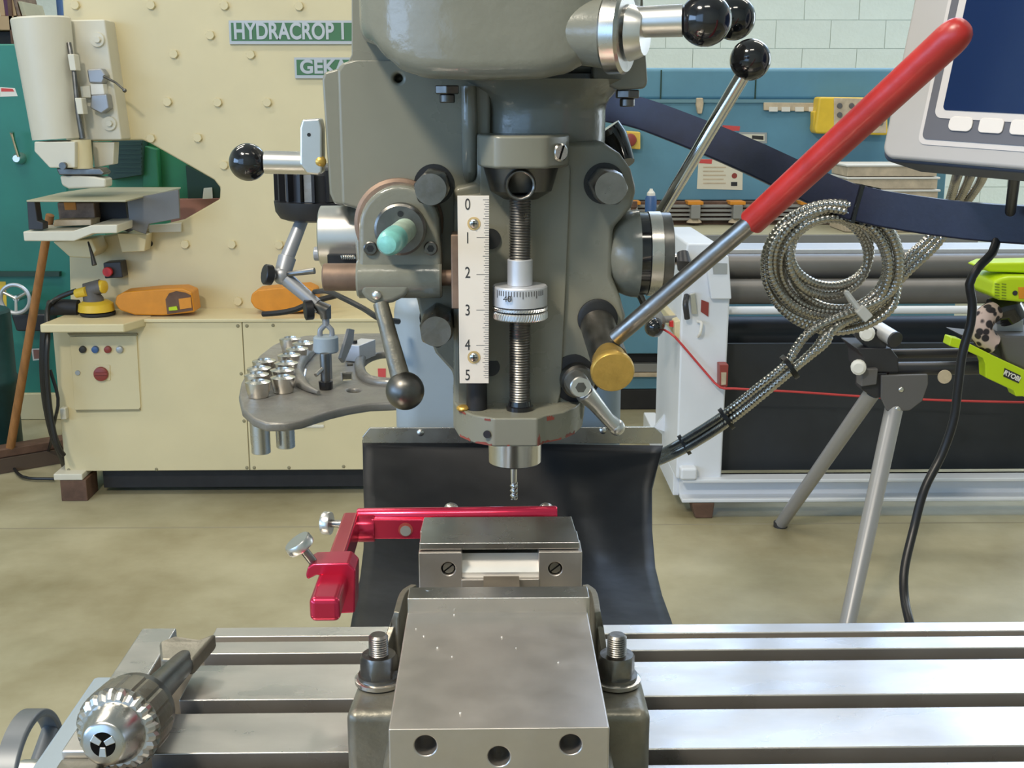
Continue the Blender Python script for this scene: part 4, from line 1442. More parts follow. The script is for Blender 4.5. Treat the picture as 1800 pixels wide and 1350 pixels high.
# lid ledge on the left end
zl_ = P(150, 572, YCB - .1).z
lx0, lx1 = P(70, 577, YCB - .12).x, P(236, 577, YCB - .1).x
MB().plan([(lx0, YCB - .12), (lx1 - .03, YCB - .12), (lx1 + .02, YCB + .02), (lx1 + .02, YP - .02), (lx0 + .03, YP - .02)], zl_ - .022, zl_ + .008).build('lid_ledge', 'cream', iw, .005)
MB().box(P(240, 560, YCB).x, P(900, 560, YCB).x, YCB - .01, YP, P(300, 566, YCB).z, P(300, 566, YCB).z + .012).build('cabinet_top', 'cream', iw, .003)
dr_ = MB().ppx([(122, 592), (240, 590), (247, 716), (244, 720), (131, 721)], YCB - .008, .008).build('control_door', 'cream', iw, .002)
MB().ppx([(118, 586), (241, 586), (241, 590), (122, 590)], YCB - .009, .007).build('door_gap', 'seam', dr_)
MB().ppx([(134, 721), (246, 719), (246, 722), (134, 724)], YCB - .009, .007).build('door_gap', 'seam', dr_)
for px, m in ((146, 'ink'), (168, 'blue_plastic'), (190, 'dull_red'), (211, 'sign_silver')):
    MB().lathe(P(px, 614, YCB - .008), (0, -1, 0), [(0, .0130), (.010, .0120), (.012, .009)], 20).build('push_button', m, dr_)
MB().lathe(P(137, 655, YCB - .008), (0, -1, 0), [(0, .0090), (.006, .0085)], 16).build('door_lock', 'sign_silver', dr_)
MB().ppx([(166, 642), (193, 642), (194, 669), (168, 669)], YCB - .012, .006).build('switch_plate', 'cream', dr_, .002)
sw = MB().lathe(P(178, 657, YCB - .012), (0, -1, 0), [(0, .0260), (.010, .0250), (.012, .022)], 28).build('rotary_switch', 'dull_red', dr_)
q = P(178, 657, YCB - .026)
MB().box(q.x - .022, q.x + .022, q.y - .006, q.y + .006, q.z - .004, q.z + .004).build('switch_grip', 'dull_red', sw, .001)
MB().box(P(110, 722, YCB).x, P(121, 722, YCB).x, YCB - .03, YCB, P(115, 734, YCB).z, P(115, 714, YCB).z).build('latch_handle', 'cream_lt', iw, .005)
for k in range(4):
    py = 716 + 10 * k
    a_, b_ = P(525, py, YCB), P(570, py, YCB)
    MB().prism([(a_.x, a_.z), (b_.x, b_.z), (b_.x, b_.z - .012), (a_.x, a_.z - .012)], YCB - .006, YCB).build('louver', 'cream_lt', pn[1], .003)
MB().ppx([(664, 648), (678, 648), (678, 672), (665, 672)], YCB - .003, .002).build('red_sticker', 'paper_red', pn[1])
# feet
for px in (126, 760):
    a_ = P(px, 840, YCB - .02)
    MB().box(a_.x - .055, a_.x + .05, YCB - .05, YCB + .08, a_.z + .0, z0 + .004).build('foot_plate', 'cream_lt', iw, .004)
    MB().box(a_.x - .035, a_.x + .06, YCB - .045, YCB + .08, 0, a_.z).build('foot_block', 'wood_dark', iw, .003)
MB().box(xs[0] + .12, xs[2] - .02, YCB + .05, YP + .3, .02, z0).build('underside_shade', 'black_matte', iw)  # black box stands in for the shade under the cabinet
# punching station
cp0, cp1 = P(71, 31, 4.28), P(101, 244, 4.28)
MB().lathe(cp1, cp0 - cp1, [(0, .083), ((cp0 - cp1).length - .006, .098), ((cp0 - cp1).length, .093)], 44).build('punch_cylinder', 'cream_lt', iw)
br_ = MB().ppx([(118, 35), (184, 34), (214, 246), (138, 247)], 4.33, .12).build('punch_bracket', 'cream_lt', iw, .006)
for (px, py) in ((172, 70), (193, 217)):
    MB().lathe(P(px, py, 4.33), (0, -1, 0), [(0, .026), (.012, .024)], 24).build('bracket_washer', 'cream_lt', br_)
    hexprof(MB(), P(px, py, 4.318), (0, -1, 0), .011, .012).build('bracket_bolt', 'cream_lt', br_)
MB().ppx([(60, 249), (132, 249), (132, 295), (87, 295), (60, 266)], 4.20, .2).build('ram_block', 'cream_lt', iw, .004)
MB().lathe(P(146, 296, 4.26), (0, 0, 1), [(0, .034), (.098, .034)], 28).build('ram_cylinder', 'cream', iw)
MB().ppx([(162, 250), (201, 250), (199, 289), (166, 295)], 4.34, .06).build('ram_side', 'cream_lt', iw, .003)
sg = MB().tube([P(121, 75, 4.25), P(130, 125, 4.24), P(137, 200, 4.23), P(145, 243, 4.23)], [.008, .008, .008, .010], 10).build('stroke_rod', 'dark_steel', iw)
for (a_, b_) in (((118, 95), (134, 124)), ((131, 172), (147, 201))):
    MB().ppx([(a_[0], a_[1]), (b_[0] - 4, a_[1]), (b_[0], b_[1]), (a_[0] + 5, b_[1])], 4.22, .05).build('rod_guide', 'cream_lt', sg, .003)
ls = MB().ppx([(152, 122), (178, 120), (186, 132), (180, 147), (156, 146)], 4.28, .05).build('limit_switch', 'lamp_grey', iw, .006)
MB().ppx([(158, 147), (181, 147), (184, 166), (160, 167)], 4.285, .045).build('switch_cover', 'white_plastic', ls, .003)
MB().ppx([(160, 167), (188, 165), (192, 190), (178, 200), (158, 190)], 4.28, .05).build('switch_base', 'lamp_grey', ls, .005)
MB().ppx([(140, 152), (158, 150), (160, 172), (143, 172)], 4.29, .04).build('switch_bracket', 'cream_lt', ls, .003)
MB().tube([P(182, 134, 4.27), P(203, 145, 4.26), P(218, 158, 4.25)], [.005, .004, .004], 8).build('switch_lever', 'dark_steel', ls)
MB().sphere(P(219, 159, 4.25), .0075, 12, 8).build('lever_tip', 'dark_steel', ls)
MB().ppx([(98, 296), (176, 296), (184, 304), (180, 308), (104, 308)], 4.24, .08).build('punch_holder', 'dark_steel', iw, .004)
MB().ppx([(104, 309), (140, 309), (165, 310), (186, 314), (186, 330), (120, 332), (108, 326)], 4.24, .08).build('stripper', 'cream_lt', iw, .008)
MB().lathe(P(113, 291, 4.2), (0, -1, 0), [(0, .012), (.02, .012)], 16).build('clamp_knob', 'dark_steel', iw)
ztb = P(130, 352, 4.12).z
tpl = [(PZ(a, b, ztb).x, PZ(a, b, ztb).y) for a, b in ((46, 352), (221, 352), (318, 329), (170, 329), (108, 338))]
MB().plan(tpl, ztb - .006, ztb).build('punch_table', 'bed', iw, .002)
MB().ppx([(47, 354), (61, 354), (66, 388), (76, 392), (76, 404), (50, 404)], 4.13, .05).build('table_leg', 'stand_black', iw, .003)
MB().ppx([(223, 350), (314, 333), (316, 384), (262, 394), (256, 412), (228, 402)], 4.30, .012).build('table_side', 'roller_steel', iw, .002)
MB().ppx([(100, 356), (165, 356), (168, 388), (104, 388)], 4.3, .1).build('die_block', 'rusty', iw, .004)
MB().ppx([(112, 356), (132, 356), (134, 369), (114, 369)], 4.295, .01).build('die_label', 'orange', iw)
MB().ppx([(94, 387), (160, 386), (160, 396), (94, 398)], 4.22, .1).build('die_base', 'tan', iw, .003)
MB().ppx([(165, 356), (220, 356), (226, 408), (200, 400), (160, 392)], 4.36, .05).build('die_recess', 'black_matte', iw)
MB().ppx([(40, 407), (128, 406), (160, 396), (206, 395), (206, 410), (162, 411), (130, 424), (42, 424)], 4.12, .28).build('support_arm', 'cream_lt', iw, .004)
MB().ppx([(92, 425), (160, 420), (170, 440), (160, 454), (122, 452)], 4.3, .14).build('support_wedge', 'cream', iw, .006)
MB().ppx([(205, 410), (258, 412), (254, 442), (214, 444)], 4.36, .08).build('stop_bracket', 'cream', iw, .004)
MB().tube([P(155, 425, 4.2), P(162, 448, 4.18), P(166, 466, 4.17)], [.003, .006, .009], 10).build('clamp_handle', 'black', iw)
MB().ppx([(261, 396), (318, 392), (318, 408), (262, 409)], YP - .02, .02).build('stop_rail', 'cream_lt', iw, .002)
MB().lathe(P(263, 428, YP - .001), (0, 1, 0), [(0, .012), (.001, .012)], 20).build('drilled_hole', 'black', plate)
eb = MB().ppx([(181, 462), (212, 460), (216, 488), (184, 490)], YP - .07, .069).build('stop_switch_box', 'stand_black', iw, .004)
MB().lathe(P(191, 477, YP - .072), (0, -1, 0), [(0, .016), (.015, .018), (.02, .016)], 24).build('stop_button', 'red_plastic', eb)

# sander and orange scoops on the cabinet ledge
zs = zl_ + .008
sdn = thing('orbital_sander', 'yellow and black orbital sander on the cream cabinet ledge', 'sander', (P(165, 555, 4.3).x, 4.3, zs))
MB().lathe((P(172, 550, 4.28).x, 4.28, zs + .0005), (0, 0, 1), [(0, .058), (.004, .062), (.012, .062)], 36).build('sanding_pad', 'black_matte', sdn)
MB().lathe((P(170, 550, 4.28).x, 4.28, zs + .013), (0, 0, 1), [(0, .050), (.004, .064), (.030, .060), (.040, .045)], 36).build('skirt', 'yellow', sdn)
MB().tube([P(166, 545, 4.28), P(164, 525, 4.28), P(160, 508, 4.28), P(178, 503, 4.28)], [.040, .036, .034, .026], 20).build('grip_body', 'saw_grey', sdn)
MB().tube([P(134, 516, 4.26), P(152, 512, 4.25)], [.016, .018], 12).build('trigger', 'yellow', sdn)
MB().lathe(P(176, 504, 4.28), (1, -.3, 0), [(0, .024), (.018, .023), (.02, .018)], 20).build('end_cap', 'yellow', sdn)
MB().tube([P(138, 541, 4.3), P(112, 540, 4.3), P(86, 541, 4.3)], [.030, .030, .028], 16).build('dust_canister', 'black_matte', sdn)
MB().tube(spline([P(134, 511, 4.28), P(105, 522, 4.28), P(88, 535, 4.26), P(83, 550, 4.2), P(84, 590, 4.12), P(82, 640, 4.1), P(88, 720, 4.1), P(100, 780, 4.1), P(112, 800, 4.12)], .03), .009, 10).build('power_cord', 'black', sdn)


def scoop(px0, px1, py0, py1, Y, lab, insert):
    sc = thing('foot_pedal_guard', lab, 'pedal guard', (P((px0 + px1) / 2, py1, Y).x, Y, zs), 'orange pedal guards')
    a_, b_ = P(px0, py1, Y), P(px1, py1, Y)
    zb_ = zs + .0008
    W = b_.x - a_.x
    H = P(px0, py0, Y).z - zb_
    prof = [(0, .45), (.03, .72), (.12, .86), (.55, .97), (.88, 1.0), (1.0, .86), (1.02, .12), (.62, 0), (.25, .02), (.06, .2)]
    pts = [(a_.x + W * u, zb_ + H * v) for u, v in prof]
    body = MB().prism(pts, Y, Y + .10).build('guard_shell', 'orange', sc, .006, 2)
    if insert:
        m0 = [(.67, .06), (.66, .60), (.71, .82), (.80, .90), (.92, .84), (.985, .74), (1.0, .2)]
        MB().prism([(a_.x + W * u, zb_ + H * v) for u, v in m0], Y - .0035, Y + .002).build('opening', 'wood_dark', sc)
        MB().prism([(a_.x + W * u, zb_ + H * v) for u, v in ((.84, .24), (.83, .62), (.985, .68), (.99, .30))], Y - .006, Y - .002).build('side_cheek', 'orange', sc)
        MB().prism([(a_.x + W * u, zb_ + H * v) for u, v in ((.70, .20), (.70, .32), (.80, .36), (.81, .22))], Y - .01, Y - .003).build('pedal_tread', 'lime', sc)
    return sc


scoop(203, 340, 507, 557, 4.26, 'orange pedal guard with an open end on the cabinet ledge', True)
scoop(441, 556, 503, 554, 4.30, 'closed orange pedal guard on the cabinet behind the lamp arm', False)
tag(MB().tube(spline([P(462, 552, 4.2), P(490, 550, 4.18), P(520, 544, 4.18), P(552, 530, 4.2), P(590, 520, 4.25)], .03), .010, 8).build('pedal_cable', 'black_matte'), 'dark cable leading away from the closed orange pedal guard', 'cable')

# ================================================================== TEAL MACHINE, RACK, BROOM (far left)
YT = 5.35
tm = thing('teal_machine', 'teal green machine cabinet at the far left edge', 'machine', (P(40, 740, YT).x, 5.6, 0))
teal = MB().prism([(P(-260, 300, YT).x, 0.10), (P(-260, 77, YT).x, P(0, 77, YT).z), (P(106, 77, YT).x, P(106, 77, YT).z), (P(120, 500, YT).x + .02, P(120, 500, YT).z), (P(120, 500, YT).x + .02, .10)], YT, YT + .8).build('cabinet', 'teal', tm, .01)
MB().box(P(-200, 700, YT).x, P(125, 700, YT).x, YT - .02, YT + .7, .0, P(60, 690, YT).z).build('base', 'cream', tm, .005)
MB().ppx([(-200, 478), (104, 478), (104, 486), (-200, 486)], YT - .03, .03).build('ledge', 'dark_green', tm)
MB().ppx([(18, 552), (84, 552), (84, 576), (78, 583), (28, 583)], YT - .12, .12).build('tray', 'stand_black', tm, .01)
ringm = MB()
hc2 = P(28, 525, YT - .16)
rows = []
for k in range(41):
    a = 2 * PI * k / 40
    d = Vector((math.cos(a), -.15, math.sin(a)))
    rows.append([hc2 + d * (.062 + .009 * math.cos(b_ * PI / 4)) + Vector((0, .009 * math.sin(b_ * PI / 4), 0)) for b_ in range(9)])
wh = ringm.grid(rows).build('handwheel_rim', 'satin_white', tm)
MB().cyl(hc2, hc2 + Vector((0, .16, 0)), .014, 14).build('handwheel_hub', 'satin', wh)
for k in range(3):
    a = k * 2 * PI / 3 + .5
    d = Vector((math.cos(a), -.15, math.sin(a)))
    MB().cyl(hc2, hc2 + d * .06, .007, 10).build('spoke', 'satin', wh)
MB().ppx([(0, 153), (26, 155), (31, 169), (0, 170)], YT - .001, .001).build('warning_label', 'white_plastic', tm)
MB().ppx([(2, 155), (22, 156), (25, 161), (2, 161)], YT - .002, .001).build('warning_stripe', 'paper_red', tm)
MB().ppx([(-10, 495), (10, 495), (12, 540), (-10, 540)], YT - .001, .001).build('caution_label', 'yellow', tm)
MB().ppx([(55, 613), (75, 612), (77, 632), (58, 634)], YT - .001, .001).build('sticker', 'white_plastic', tm)
MB().ppx([(58, 615), (73, 615), (74, 630), (60, 631)], YT - .002, .001).build('sticker_print', 'pinkish', tm)
lt = MB().lathe(P(36, 278, YT), (0, -1, 0), [(0, .026), (.03, .024), (.05, .015)], 20).build('latch_hub', 'satin', tm)
MB().tube([P(33, 275, YT - .05), P(24, 245, YT - .07), P(21, 232, YT - .08)], [.008, .007, .011], 10).build('latch_lever', 'chrome', lt)
dq = PZ(-30, 790, 0)
tag(MB().lathe((P(-32, 700, 4.75).x, 4.75, .0), (0, 0, 1), [(0, .135), (.01, .14), (.30, .14), (.31, .146), (.33, .146), (.34, .14), (.60, .14), (.61, .132)], 40).build('oil_drum', 'drum', None), 'dark teal drum at the lower left edge beside the broom', 'drum')
YGm = 5.0
gm = thing('green_press', 'green machine seen through the throat of the ironworker', 'machine', (P(300, 400, YGm).x, 5.2, 0))
MB().box(P(175, 300, YGm).x, P(420, 300, YGm).x, YGm, YGm + .3, 0, P(300, 240, YGm).z).build('body', 'green', gm, .01)
MB().ppx([(196, 246), (251, 246), (250, 308), (188, 318)], YGm - .08, .079).build('vent_box', 'dark_green', gm, .004)
for k in range(7):
    MB().ppx([(200, 252 + 8 * k), (248, 252 + 8 * k), (248, 255 + 8 * k), (200, 255 + 8 * k)], YGm - .084, .004).build('vent_slat', 'dark_green', gm)
MB().ppx([(252, 256), (276, 262), (280, 330), (250, 330)], YGm - .05, .049).build('duct', 'green', gm, .006)
MB().ppx([(326, 290), (392, 322), (392, 350), (330, 350)], YGm - .03, .029).build('dark_panel', 'dark_green', gm, .004)
MB().ppx([(300, 350), (400, 348), (400, 400), (300, 400)], YGm - .04, .039).build('rust_panel', 'pinkish', gm, .004)
MB().ppx([(358, 331), (371, 330), (372, 349), (356, 350)], YGm - .06, .02).build('paper_tag', 'white_plastic', gm)
YRk = 6.6
rk = thing('storage_rack', 'dark storage rack above the teal machine at the left edge', 'rack', (P(0, 80, YRk).x, 6.8, 0))
zr = P(10, 28, YRk).z
MB().box(P(-200, 30, YRk).x, P(30, 30, YRk).x, YRk, YRk + .5, zr - .07, zr).build('shelf', 'carton', rk)
MB().box(P(-200, 30, YRk).x, P(35, 30, YRk).x, YRk + .1, YRk + .5, zr - .45, zr - .075).build('lower_bin', 'black_matte', rk)
MB().box(P(18, 60, YRk).x, P(24, 60, YRk).x, YRk, YRk + .05, 0, zr + .4).build('post', 'wood_dark', rk)
for (px, w_, lean, m, lab) in ((2, 9, 0, 'carton', 'tan board at the far left end of the rack shelf'), (12, 9, .10, 'purple', 'dark purple board standing on the rack shelf'), (23, 7, .14, 'carton', 'narrow tan board leaning on the rack shelf'), (31, 6, .2, 'rusty', 'rust brown board leaning on the rack shelf'), (40, 7, .22, 'bed', 'pale board with rounded top at the rack end')):
    a_ = P(px, 28, YRk)
    wq = w_ * YRk / F / 2
    hq = .14 if px < 40 else .075
    tag(MB().loop([(a_.x - wq, YRk + .02, zr + .001), (a_.x + wq, YRk + .02, zr + .001), (a_.x + wq - hq * lean, YRk + .02, zr + hq), (a_.x - wq - hq * lean, YRk + .02, zr + hq)], (0, .3, 0)).build('board', m, None, .004), lab, 'board', 'boards on the rack shelf')
MB().box(P(24, 30, YRk).x, P(56, 30, YRk).x, YRk, YRk + .5, zr - .07, zr).build('shelf_end', 'carton', rk)
MB().box(P(98, 60, 7.6).x, P(108, 60, 7.6).x, 7.6, 7.65, 0, 2.6)
pp = MB().cyl((P(105, 10, 7.2).x, 7.2, 0), (P(105, 10, 7.2).x, 7.2, 2.6), .018, 14).build('blue_pipe', 'blue_plastic')
tag(pp, 'slim blue upright pipe beside the ironworker top left corner', 'pipe')
br0, br1 = PZ(14, 812, .03), P(88, 378, 4.35)
brm = thing('broom', 'wooden handled broom leaning on the ironworker support arm', 'broom', (br0.x, br0.y, 0))
MB().tube([br0, br0 * .5 + br1 * .5, br1], [.017, .016, .015], 14).build('handle', 'wood', brm)
e_ = Vector((.80, .60, 0)).normalized()
f_ = Vector((-e_.y, e_.x, 0))
q = Vector((br0.x, br0.y, 0)) - e_ * .03
MB().loop([q - e_ * .20 - f_ * .04 + Vector((0, 0, .06)), q + e_ * .30 - f_ * .04 + Vector((0, 0, .06)), q + e_ * .30 + f_ * .04 + Vector((0, 0, .06)), q - e_ * .20 + f_ * .04 + Vector((0, 0, .06))], (0, 0, .035)).build('broom_block', 'wood_dark', brm, .005)
brs = MB().loop([q - e_ * .21 - f_ * .05 + Vector((0, 0, .001)), q + e_ * .31 - f_ * .05 + Vector((0, 0, .001)), q + e_ * .31 + f_ * .05 + Vector((0, 0, .001)), q - e_ * .21 + f_ * .05 + Vector((0, 0, .001))], (0, 0, .058)).build('bristles', 'bristle', brm)
for pts, rr_, lab in (([P(78, 575, 4.12), P(76, 640, 4.12), P(80, 700, 4.15), P(92, 760, 4.2), P(108, 800, 4.25), PZ(118, 830, .01)], .014, 'thick black cable hanging down the left side of the cream cabinet'),
                      ([P(88, 650, 4.15), P(102, 700, 4.15), P(96, 740, 4.2), PZ(80, 800, .012), PZ(40, 790, .012), PZ(22, 812, .012), PZ(40, 838, .012), PZ(95, 842, .012)], .006, 'thin black wire curling on the floor beside the broom')):
    tag(MB().tube(spline(pts, .03), rr_, 10).build('cable', 'black'), lab, 'cable')

# ================================================================== BLUE SHEAR (right background)
YH = 5.75
sr = thing('plate_shear', 'long light blue plate shear across the right background', 'shear', (P(1400, 690, YH).x, 6.0, 0))
hx0, hx1 = P(860, 300, YH).x, P(1664, 300, YH).x
zA, zB, zM = P(1400, 119, YH).z, P(1400, 352, YH).z, P(1400, 176, YH).z
ram_ = MB().box(hx0, hx1, YH, YH + .25, zB, zM).build('upper_beam', 'shear_blue', sr, .006)
MB().box(hx0, hx1, YH + .02, YH + .45, zM, zA).build('top_cover', 'shear_blue', sr, .02)
MB().box(hx0, hx1, YH - .012, YH + .01, zM - .012, zM + .004).build('cover_lip', 'shear_top', sr)
for px in (1163, 1330):
    MB().box(P(px, 140, YH).x - .003, P(px, 140, YH).x + .003, YH + .016, YH + .02, zM, zA - .01).build('cover_seam', 'dark_green', sr)
MB().box(hx0, hx1, YH + .05, YH + .3, zB - .03, zB).build('blade_gap', 'black_matte', sr)
zbd = P(1400, 411, 5.25).z
MB().box(P(1090, 411, 5.25).x, P(1720, 411, 5.25).x, 5.25, YH + .2, zbd - .02, zbd).build('bed_plate', 'bed', sr, .003)
MB().box(P(1090, 411, 5.25).x, P(1720, 411, 5.25).x, 5.245, 5.28, P(1300, 430, 5.25).z, zbd - .004).build('bed_edge', 'bed_edge', sr, .003)
MB().box(hx0 + .1, hx1 - .02, 5.45, YH + .25, P(1140, 622, 5.45).z, zbd - .021).build('lower_apron', 'shear_blue', sr, .006)
zz = [P(1140, y, 5.45).z for y in (622, 640, 655, 662, 681)]
MB().box(hx0 + .1, hx1, 5.5, YH + .2, zz[1], zz[0] - .001).build('apron_gap', 'black_matte', sr)
MB().box(hx0 + .1, hx1, 5.46, YH + .2, zz[2], zz[1] - .002).build('back_rail', 'bed_edge', sr, .003)
MB().box(hx0 + .1, hx1, 5.44, YH + .2, zz[3], zz[2] - .002).build('tan_rail', 'tan', sr, .003)
MB().box(hx0 + .1, hx1, 5.47, YH + .2, .10, zz[3] - .002).build('base_beam', 'shear_blue', sr, .004)
MB().box(hx0 + .1, hx1, 5.47, YH + .2, 0, .098).build('base_foot', 'black_matte', sr, .004)
# hold-down rails and clamps
for k in range(4):
    z = P(1250, 362 + 7.5 * k, YH - .1).z
    MB().box(hx0, hx1 - .1, YH - .12, YH - .09, z - .006, z + .006).build('hold_down_rail', 'bed_edge', sr, .002)
MB().box(hx0, hx1 - .1, YH - .08, YH + .04, P(1250, 392, YH).z, zB - .002).build('hold_down_back', 'wood_dark', sr)
for px in (1112, 1222, 1296, 1420):
    q = P(px, 372, YH - .14)
    cm = MB().box(q.x - .022, q.x + .022, YH - .16, YH - .08, P(px, 384, YH - .14).z, P(px, 360, YH - .14).z).build('hold_down_clamp', 'bed_edge', sr, .003)
    MB().box(q.x - .036, q.x + .036, YH - .15, YH - .05, P(px, 360, YH - .14).z, P(px, 354, YH - .14).z).build('clamp_cap', 'orange', cm, .002)
    MB().lathe((q.x, YH - .12, P(px, 391, YH - .12).z), (0, 0, 1), [(0, .036), (.006, .034), (.016, .02), (.02, .016)], 20).build('clamp_foot', 'tan', cm)
# fittings on the beam
MB().ppx([(1225, 172), (1236, 172), (1237, 182), (1234, 200), (1227, 200), (1224, 184)], YH - .03, .03).build('hasp', 'tan', sr, .004)
rt = MB().ppx([(1343, 180), (1445, 181), (1445, 196), (1343, 194)], YH - .02, .02).build('tan_strip', 'tan', sr, .003)
for px in (1352, 1374, 1398, 1422):
    MB().ppx([(px, 188), (px + 15, 188), (px + 15, 196), (px, 196)], YH - .024, .004).build('strip_label', 'white_plastic', rt)
MB().ppx([(1270, 220), (1301, 222), (1300, 230), (1271, 230)], YH - .001, .001).build('red_label', 'paper_red', sr)
sg_ = MB().ppx([(1299, 232), (1348, 233), (1348, 252), (1300, 252)], YH - .006, .006).build('rating_plate', 'sign_silver', sr)
MB().ppx([(1303, 236), (1344, 236), (1344, 248), (1303, 248)], YH - .008, .002).build('rating_field', 'paper', sg_)
MB().ppx([(1322, 238), (1342, 239), (1342, 246), (1322, 244)], YH - .009, .001).build('rating_print', 'ink', sg_)
po = MB().ppx([(1228, 279), (1306, 281), (1305, 334), (1225, 332)], YH - .002, .002).build('notice_sheet', 'paper', sr)
MB().ppx([(1229, 280), (1252, 280), (1251, 288), (1229, 287)], YH - .003, .001).build('notice_heading', 'paper_red', po)
for k in range(5):
    MB().ppx([(1236, 293 + 7 * k), (1276 - 4 * (k % 2), 293 + 7 * k), (1276 - 4 * (k % 2), 295 + 7 * k), (1236, 295 + 7 * k)], YH - .003, .001).build('notice_line', 'tan', po)
MB().lathe(P(1291, 309, YH - .003), (0, 1, 0), [(0, .013), (.001, .013)], 20).build('notice_symbol', 'dull_red', po)
MB().ppx([(1285, 320), (1296, 320), (1296, 327), (1285, 327)], YH - .003, .001).build('notice_block', 'stand_black', po)
# yellow control pendant and emergency stop
yc = MB().ppx([(1440, 170), (1560, 172), (1562, 238), (1434, 235), (1432, 226)], YH - .10, .10).build('control_box', 'yellow', sr, .012)
MB().ppx([(1466, 172), (1558, 174), (1558, 234), (1466, 232)], YH - .103, .004).build('control_face', 'tan', yc, .002)
for (px, py) in ((1476, 186), (1497, 186), (1518, 186), (1476, 202), (1497, 203), (1548, 216)):
    MB().lathe(P(px, py, YH - .104), (0, -1, 0), [(0, .013), (.008, .011)], 16).build('control_button', 'saw_grey', yc)
MB().ppx([(1430, 196), (1440, 194), (1440, 232), (1430, 228)], YH - .08, .06).build('box_hinge', 'yellow', yc, .006)
es = MB().ppx([(1070, 228), (1126, 232), (1126, 263), (1078, 258)], YH - .06, .06).build('stop_box', 'e_yellow', sr, .006)
MB().lathe(P(1107, 246, YH - .06), (0, -1, 0), [(0, .026), (.02, .030), (.032, .026), (.036, .014)], 24).build('stop_button', 'dull_red', es)
# spray can and fixture on the bed
q = P(1143, 378, 5.42)
zc_ = zbd
q = PZ(1143, 405, zbd)
spc = thing('spray_can', 'blue and yellow spray can with white cap on the shear bed', 'spray can', (q.x, 5.35, zbd))
qx = P(1144, 360, 5.35).x
hcan = P(1144, 344, 5.35).z - zbd
MB().lathe((qx, 5.35, zbd + .0005), (0, 0, 1), [(0, .024), (.003, .026), (hcan - .012, .026), (hcan, .020)], 28).build('can_body', 'blue_plastic', spc)
MB().lathe((qx, 5.35, zbd + hcan * .2), (0, 0, 1), [(0, .0263), (hcan * .35, .0263)], 28).build('can_band', 'e_yellow', spc)
MB().lathe((qx, 5.35, zbd + hcan + .0005), (0, 0, 1), [(0, .019), (.012, .018), (.024, .008), (.03, .007)], 20).build('can_cap', 'white_plastic', spc)
q = P(1115, 340, 5.4)
tag(MB().lathe((P(1114, 350, 5.4).x, 5.4, zbd + .0005), (0, 0, 1), [(0, .022), (.05, .022), (.055, .014), (.10, .012), (.105, .018), (.13, .016)], 20).build('oil_bottle', 'wood_dark'), 'dark brown bottle left of the spray can on the shear bed', 'bottle')
# stack of cream trays
for k in range(5):
    y0, y1 = 289 + 22 * k, 289 + 22 * k + 19
    Yq = 5.30
    zt_, zb2 = P(1570, y0, Yq).z, P(1570, y1 + 2.4, Yq).z
    if k == 4:
        zb2 = zbd + .001
    xo = .006 * ((k * 7) % 3 - 1)
    o = thing('storage_tray', ['topmost', 'second from top', 'middle', 'second from bottom', 'bottom'][k] + ' cream tray of the stack behind the boom arm', 'tray', (P(1570, 400, Yq).x, Yq, zb2), 'stacked cream trays')
    x0_, x1_ = P(1492, 300, Yq).x + xo, P(1650, 300, Yq).x + xo
    MB().box(x0_, x1_, Yq, Yq + .25, zb2 + .0005, zt_ - .010).build('tray_body', 'tan', o, .004)
    MB().box(x0_ - .008, x1_ + .008, Yq - .008, Yq + .258, zt_ - .010, zt_ - .0005).build('tray_lip', 'white_plastic', o, .003)

# ================================================================== WHITE PLATE ROLLER (right)
YW = 3.98
pr = thing('plate_roller', 'white framed sheet metal rolling machine right of the mill', 'rolling machine', (P(1450, 880, YW).x, 4.2, 0))
zc0 = P(1240, 842, YW).z
MB().prism([(P(1188, 842, YW).x, zc0), (P(1268, 842, YW).x, zc0), (P(1283, 530, YW).x, P(1283, 528, YW).z), (P(1278, 452, YW).x, P(1278, 452, YW).z), (P(1262, 428, YW).x, P(1262, 428, YW).z), (P(1208, 428, YW).x, P(1208, 428, YW).z), (P(1200, 470, YW).x, P(1200, 470, YW).z)], YW, YW + .55).build('end_frame', 'white_paint', pr, .008)
cx = MB().ppx([(1240, 445), (1281, 450), (1286, 526), (1250, 526)], YW - .03, .03).build('bearing_cap', 'white_paint', pr, .004)
MB().ppx([(1252, 462), (1278, 463), (1278, 482), (1254, 482)], YW - .033, .004).build('data_plate', 'sign_silver', cx)
MB().ppx([(1233, 527), (1246, 532), (1245, 557), (1232, 548)], YW - .004, .004).build('red_plate', 'dull_red', pr)
MB().tube(spline([P(1226, 565, YW - .01), P(1233, 568, YW - .025), P(1231, 585, YW - .03), P(1227, 592, YW - .01)], .004), .005, 8).build('hook', 'white_plastic', pr)
MB().tube(spline([P(1207, 520, YW - .01), P(1205, 535, YW - .04), P(1208, 560, YW - .03)], .01), .010, 10).build('latch', 'stand_black', pr)
MB().ppx([(1213, 517), (1222, 515), (1226, 552), (1216, 552)], YW - .02, .02).build('slide_plate', 'satin', pr, .002)
MB().lathe(P(1208, 455, YW - .0), (-1, -.3, 0), [(0, .020), (.06, .020), (.061, .034), (.08, .034)], 20).build('adjuster_screw', 'steel', pr)
MB().tube([P(1200, 445, YW - .04), P(1202, 460, YW - .06), P(1198, 475, YW - .05)], [.02, .024, .014], 12).build('adjuster_knob', 'stand_black', pr)
